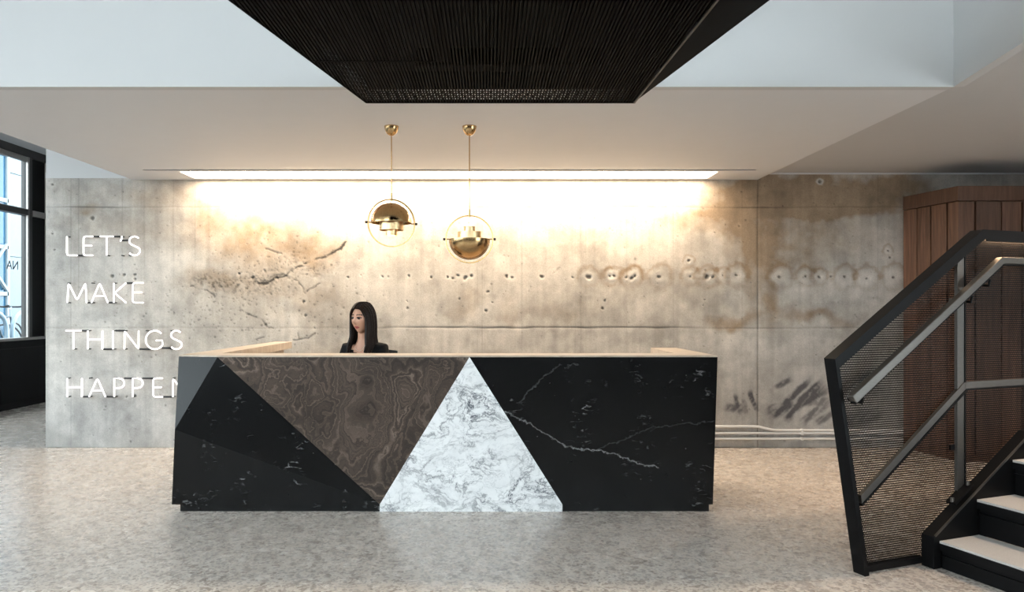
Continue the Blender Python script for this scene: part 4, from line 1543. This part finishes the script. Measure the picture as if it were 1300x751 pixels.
# hair
mb = MB()
bm = bmesh.new()
bmesh.ops.create_icosphere(bm, subdivisions=4, radius=1.0)
dead = []
for v_ in bm.verts:
    x, y, z = v_.co
    v_.co = (x * (.080 if z > 0 else .083), y * .102 + .008, z * .120 + .004)
for f in bm.faces:
    c = f.calc_center_median()
    if c.y < .0 and (c.x / .068) ** 2 + ((c.z + .030) / .118) ** 2 < 1 and c.z < .088 - .10 * 0:
        dead.append(f)
    elif c.z < -.075:
        dead.append(f)
bmesh.ops.delete(bm, geom=dead, context='FACES')
bm.verts.index_update()
mb.add([HM @ v_.co for v_ in bm.verts], [[v_.index for v_ in f.verts] for f in bm.faces])
bm.free()
rg = random.Random(3)
for s in (-1, 1):
    for k in range(34):
        a = k / 33.0                       # 0 = front of the parting, 1 = back
        y0 = -.086 + .165 * a
        top = .118 * math.sqrt(max(.05, 1 - (y0 / .112) ** 2)) + .010
        ang = R(-34 + 122 * a)             # direction around the head, 0 = ear
        rx, ry = .083 + rg.uniform(-.002, .004), .100
        ex, ey = s * rx * math.cos(ang), ry * math.sin(ang) + .010
        if a < .18:
            ex = s * (.074 + .004 * a / .18)
        fall = -.255 + rg.uniform(-.03, .03)
        tipx = ex * (1.12 + .1 * (a < .3)) + rg.uniform(-.006, .006)
        tipy = ey + (-.045 if a < .45 else .01) * 1.0
        pts = [(s * .004, y0, top), (ex * .52, y0 * .6 + ey * .4, top * .93), (ex * .90, y0 * .2 + ey * .8, top * .52), (ex * 1.0, ey, .0),
               (ex * 1.03, ey, -.07), (ex * 1.04 + rg.uniform(-.004, .004), ey - .006, -.14), (tipx * .98, (ey + tipy) / 2, -.20), (tipx * .94, tipy, fall)]
        # smooth path
        sm = []
        for i in range(len(pts) - 1):
            p0, p1, p2, p3 = (Vector(pts[max(i - 1, 0)]), Vector(pts[i]), Vector(pts[i + 1]), Vector(pts[min(i + 2, len(pts) - 1)]))
            for t_ in (0, .34, .67):
                sm.append(.5 * ((2 * p1) + (-p0 + p2) * t_ + (2 * p0 - 5 * p1 + 4 * p2 - p3) * t_ ** 2 + (-p0 + 3 * p1 - 3 * p2 + p3) * t_ ** 3))
        sm.append(Vector(pts[-1]))
        n = len(sm)
        rs = [(.006 + .008 * math.sin(min(1, i / n * 1.8) * math.pi / 2)) * (1 if i < n * .75 else max(.15, 1 - (i / n - .75) * 3.4)) for i in range(n)]
        mb.tube([HM @ p for p in sm], rs, 6)
mb.build('hair', M['hair'], person, smooth=True)
mb = MB()
ch_ = [BMx @ Vector((.040 * math.cos(R(a)), -.045 - .028 * max(0, -math.sin(R(a))), 1.105 + .055 * math.sin(R(a)))) for a in range(185, 356, 10)]
mb.tube(ch_, .0016, 6)
mb.build('necklace', M['silver'], person, smooth=True)

# ------------------------------------------------------------------ chair
ch = thing('office_chair', 'black office chair under the seated person', 'chair', (PX, PY + .05, 0))
cx, cy = PX, PY + .05
mb = MB().box(cx - .22, cx + .22, cy - .24, cy + .20, .43, .485)
mb.build('seat', M['chair_black'], ch, bevel=.02)
mb = MB()
na = 12
vs, fs = [], []
for lay_ in (0, 1):
    for j in range(7):
        zz = .60 + .445 * j / 6
        for i in range(na + 1):
            a = -1 + 2 * i / na
            vs.append((cx + .03 + a * (.225 - .02 * (j / 6) ** 2), cy + .19 + .03 * j / 6 - .05 * a * a + lay_ * .035, zz - .012 * a * a))
n1_ = 7 * (na + 1)
for lay_ in (0, 1):
    for j in range(6):
        for i in range(na):
            p = lay_ * n1_ + j * (na + 1) + i
            fs.append((p, p + 1, p + na + 2, p + na + 1))
for i in range(na):
    fs.append((i, i + 1, n1_ + i + 1, n1_ + i))
    p = 6 * (na + 1) + i
    fs.append((p, p + 1, n1_ + p + 1, n1_ + p))
for j in range(6):
    p = j * (na + 1)
    fs.append((p, p + na + 1, n1_ + p + na + 1, n1_ + p))
    p += na
    fs.append((p, p + na + 1, n1_ + p + na + 1, n1_ + p))
mb.add(vs, fs)
mb.build('backrest', M['chair_black'], ch, smooth=True)
MB().tube([(cx, cy + .12, .45), (cx, cy + .26, .47), (cx + .02, cy + .265, .72)], .018, 8).build('back_strut', M['black_metal'], ch, smooth=True)
MB().tube([(cx, cy, .10), (cx, cy, .44)], .028, 12).build('gas_column', M['black_metal'], ch, smooth=True)
for k in range(5):
    a = R(90 + 72 * k)
    e = (cx + .27 * math.cos(a), cy + .27 * math.sin(a))
    lg_ = MB().tube([(cx, cy, .11), (e[0], e[1], .075)], [.024, .015], 8).build('base_leg', M['black_metal'], ch, smooth=True)
    MB().lathe([(.0005, -.012), (.030, -.012), (.032, 0), (.030, .012), (.0005, .012)], (e[0], e[1], .032), 16, M=Matrix.Rotation(R(90), 3, 'X')).build('castor', M['rubber'], lg_, smooth=True)

# ------------------------------------------------------------------ outside the windows
GZ = 0.42


def building():
    t = thing('building', 'pale clad building with blue glazing across the street', 'building', (-14.5, 20, GZ))
    xb = -14.0
    yv = 20.62
    MB().box(xb - 3, xb - .05, 6, 40, GZ, 14).build('mass', M['pale_panel'], t)
    # pale cladding panels
    for i in range(6):
        for j in range(5):
            y0 = yv + i * 2.4
            z0 = GZ + 2.45 * j
            MB().box(xb - .05, xb, y0 + .01, y0 + 2.39, z0 + .012, z0 + 2.438).build('cladding_panel', M['pale_panel'], t)
    # blue glazed bay with white bars
    for i in range(6):
        for j in range(8):
            y1 = yv - i * 1.3
            z0 = GZ + 1.35 * j
            MB().box(xb - .05, xb - .01, y1 - 1.25, y1 - .05, z0 + .06, z0 + 1.29).build('window_pane', M['blue_pane'], t)
    mb = MB()
    for i in range(7):
        MB().box(xb - .04, xb + .05, yv - i * 1.3 - .05, yv - i * 1.3 + .05, GZ, 12).build('mullion', M['white_mull'], t)
    for j in range(9):
        MB().box(xb - .04, xb + .05, yv - 7.9, yv, GZ + 1.35 * j - .05, GZ + 1.35 * j + .06).build('spandrel', M['white_mull'], t)
    MB().beam((xb + .06, yv - .1, 3.2), (xb + .06, yv - 1.6, 1.6), (0, 1, 0), .07, .06).build('brace', M['white_mull'], t)
    MB().beam((xb + .06, yv - .1, 1.9), (xb + .06, yv - 1.6, 3.4), (0, 1, 0), .07, .06).build('brace', M['white_mull'], t)


building()


def rack(y, lab):
    x = -7.95
    t = thing('bike_rack', lab, 'bike rack', (x, y, GZ), 'bike racks on the pavement')
    pts = [(x, y - .28, GZ)] + [(x, y - .28, GZ + .55)] + [(x, y - .28 * math.cos(R(a)), GZ + .60 + .28 * math.sin(R(a))) for a in range(0, 181, 15)] + [(x, y + .28, GZ + .55), (x, y + .28, GZ)]
    MB().tube(pts, .035, 12).build('hoop', M['rack'], t, smooth=True)
    for s in (-1, 1):
        MB().lathe([(.0005, 0), (.05, 0), (.05, .015), (.0005, .015)], (x, y + s * .28, GZ), 16).build('foot_plate', M['rack'], t)


rack(11.42, 'grey steel hoop bike rack outside, beside the raised handlebar')
rack(12.12, 'grey steel hoop bike rack outside, in front of the leaning bicycle')


def bicycle(x, y, yaw, lab):
    t = thing('bicycle', lab, 'bicycle', (x, y, GZ))
    ca, sa = math.cos(yaw), math.sin(yaw)

    def L(a, b, z_):
        return Vector((x + a * ca - b * sa, y + a * sa + b * ca, GZ + z_))
    for cx_ in (-.5, .52):
        ty_ = MB().tube([L(cx_ + .33 * math.cos(R(a)), 0, .345 + .33 * math.sin(R(a))) for a in range(0, 360, 12)], .014, 8, closed=True).build('tyre', M['rubber'], t, smooth=True)
        mb = MB()
        for a in range(0, 360, 30):
            mb.tube([L(cx_, 0, .345), L(cx_ + .32 * math.cos(R(a)), 0, .345 + .32 * math.sin(R(a)))], .003, 4)
        mb.build('spokes', M['rack'], ty_)
    mb = MB()
    bb, seat, head, hd2 = (-.05, 0, .32), (-.18, 0, .78), (.36, 0, .80), (.40, 0, .66)
    for a, b in [(bb, seat), (seat, head), (bb, hd2), (bb, (-.5, 0, .345)), (seat, (-.5, 0, .345)), (head, hd2), (hd2, (.52, 0, .345))]:
        mb.tube([L(*a), L(*b)], .017, 8)
    mb.build('frame', M['bike_paint'], t, smooth=True)
    MB().tube([L(-.18, 0, .78), L(-.21, 0, .90)], .014, 8).build('seat_post', M['rack'], t, smooth=True)
    MB().hexa([L(-.34, -.07, .89), L(-.08, -.025, .89), L(-.08, .025, .89), L(-.34, .07, .89), L(-.34, -.07, .93), L(-.08, -.02, .925), L(-.08, .02, .925), L(-.34, .07, .93)]).build('saddle', M['rubber'], t, bevel=.01)
    MB().tube([L(.36, 0, .80), L(.34, 0, .93), L(.40, 0, .97)], .013, 8).build('stem', M['rack'], t, smooth=True)
    MB().tube([L(.34, -.29, .99), L(.40, -.12, .97), L(.40, .12, .97), L(.34, .29, .99)], .015, 8).build('handlebar', M['rubber'], t, smooth=True)


bicycle(-8.22, 11.35, R(75), 'dark bicycle parked beside the bike racks, handlebar raised')
bicycle(-8.5, 12.35, R(100), 'dark bicycle leaning behind the farther bike rack')
# lettering on the glass, read from the street
cu = bpy.data.curves.new('window_lettering', 'FONT')
cu.body = 'NA'
cu.size = .17
cu.extrude = .001
cu.align_x = 'LEFT'
tmp = bpy.data.objects.new('tmp', cu)
COL.objects.link(tmp)
dg = bpy.context.evaluated_depsgraph_get()
lm = bpy.data.meshes.new_from_object(tmp.evaluated_get(dg))
bpy.data.objects.remove(tmp)
# reads from outside: text direction runs towards the camera side of the street
lp = P(22, 342, 9.70)
lm.transform(Matrix(((0, 0, -1, XF - .030), (-1, 0, 0, 9.75), (0, 1, 0, lp.z), (0, 0, 0, 1))))
lm.materials.clear()
lm.materials.append(M['sign_ink'])
o = bpy.data.objects.new('window_lettering', lm)
COL.objects.link(o)
tag(o, 'dark lettering NA on the window glass, mirrored from inside', 'lettering')
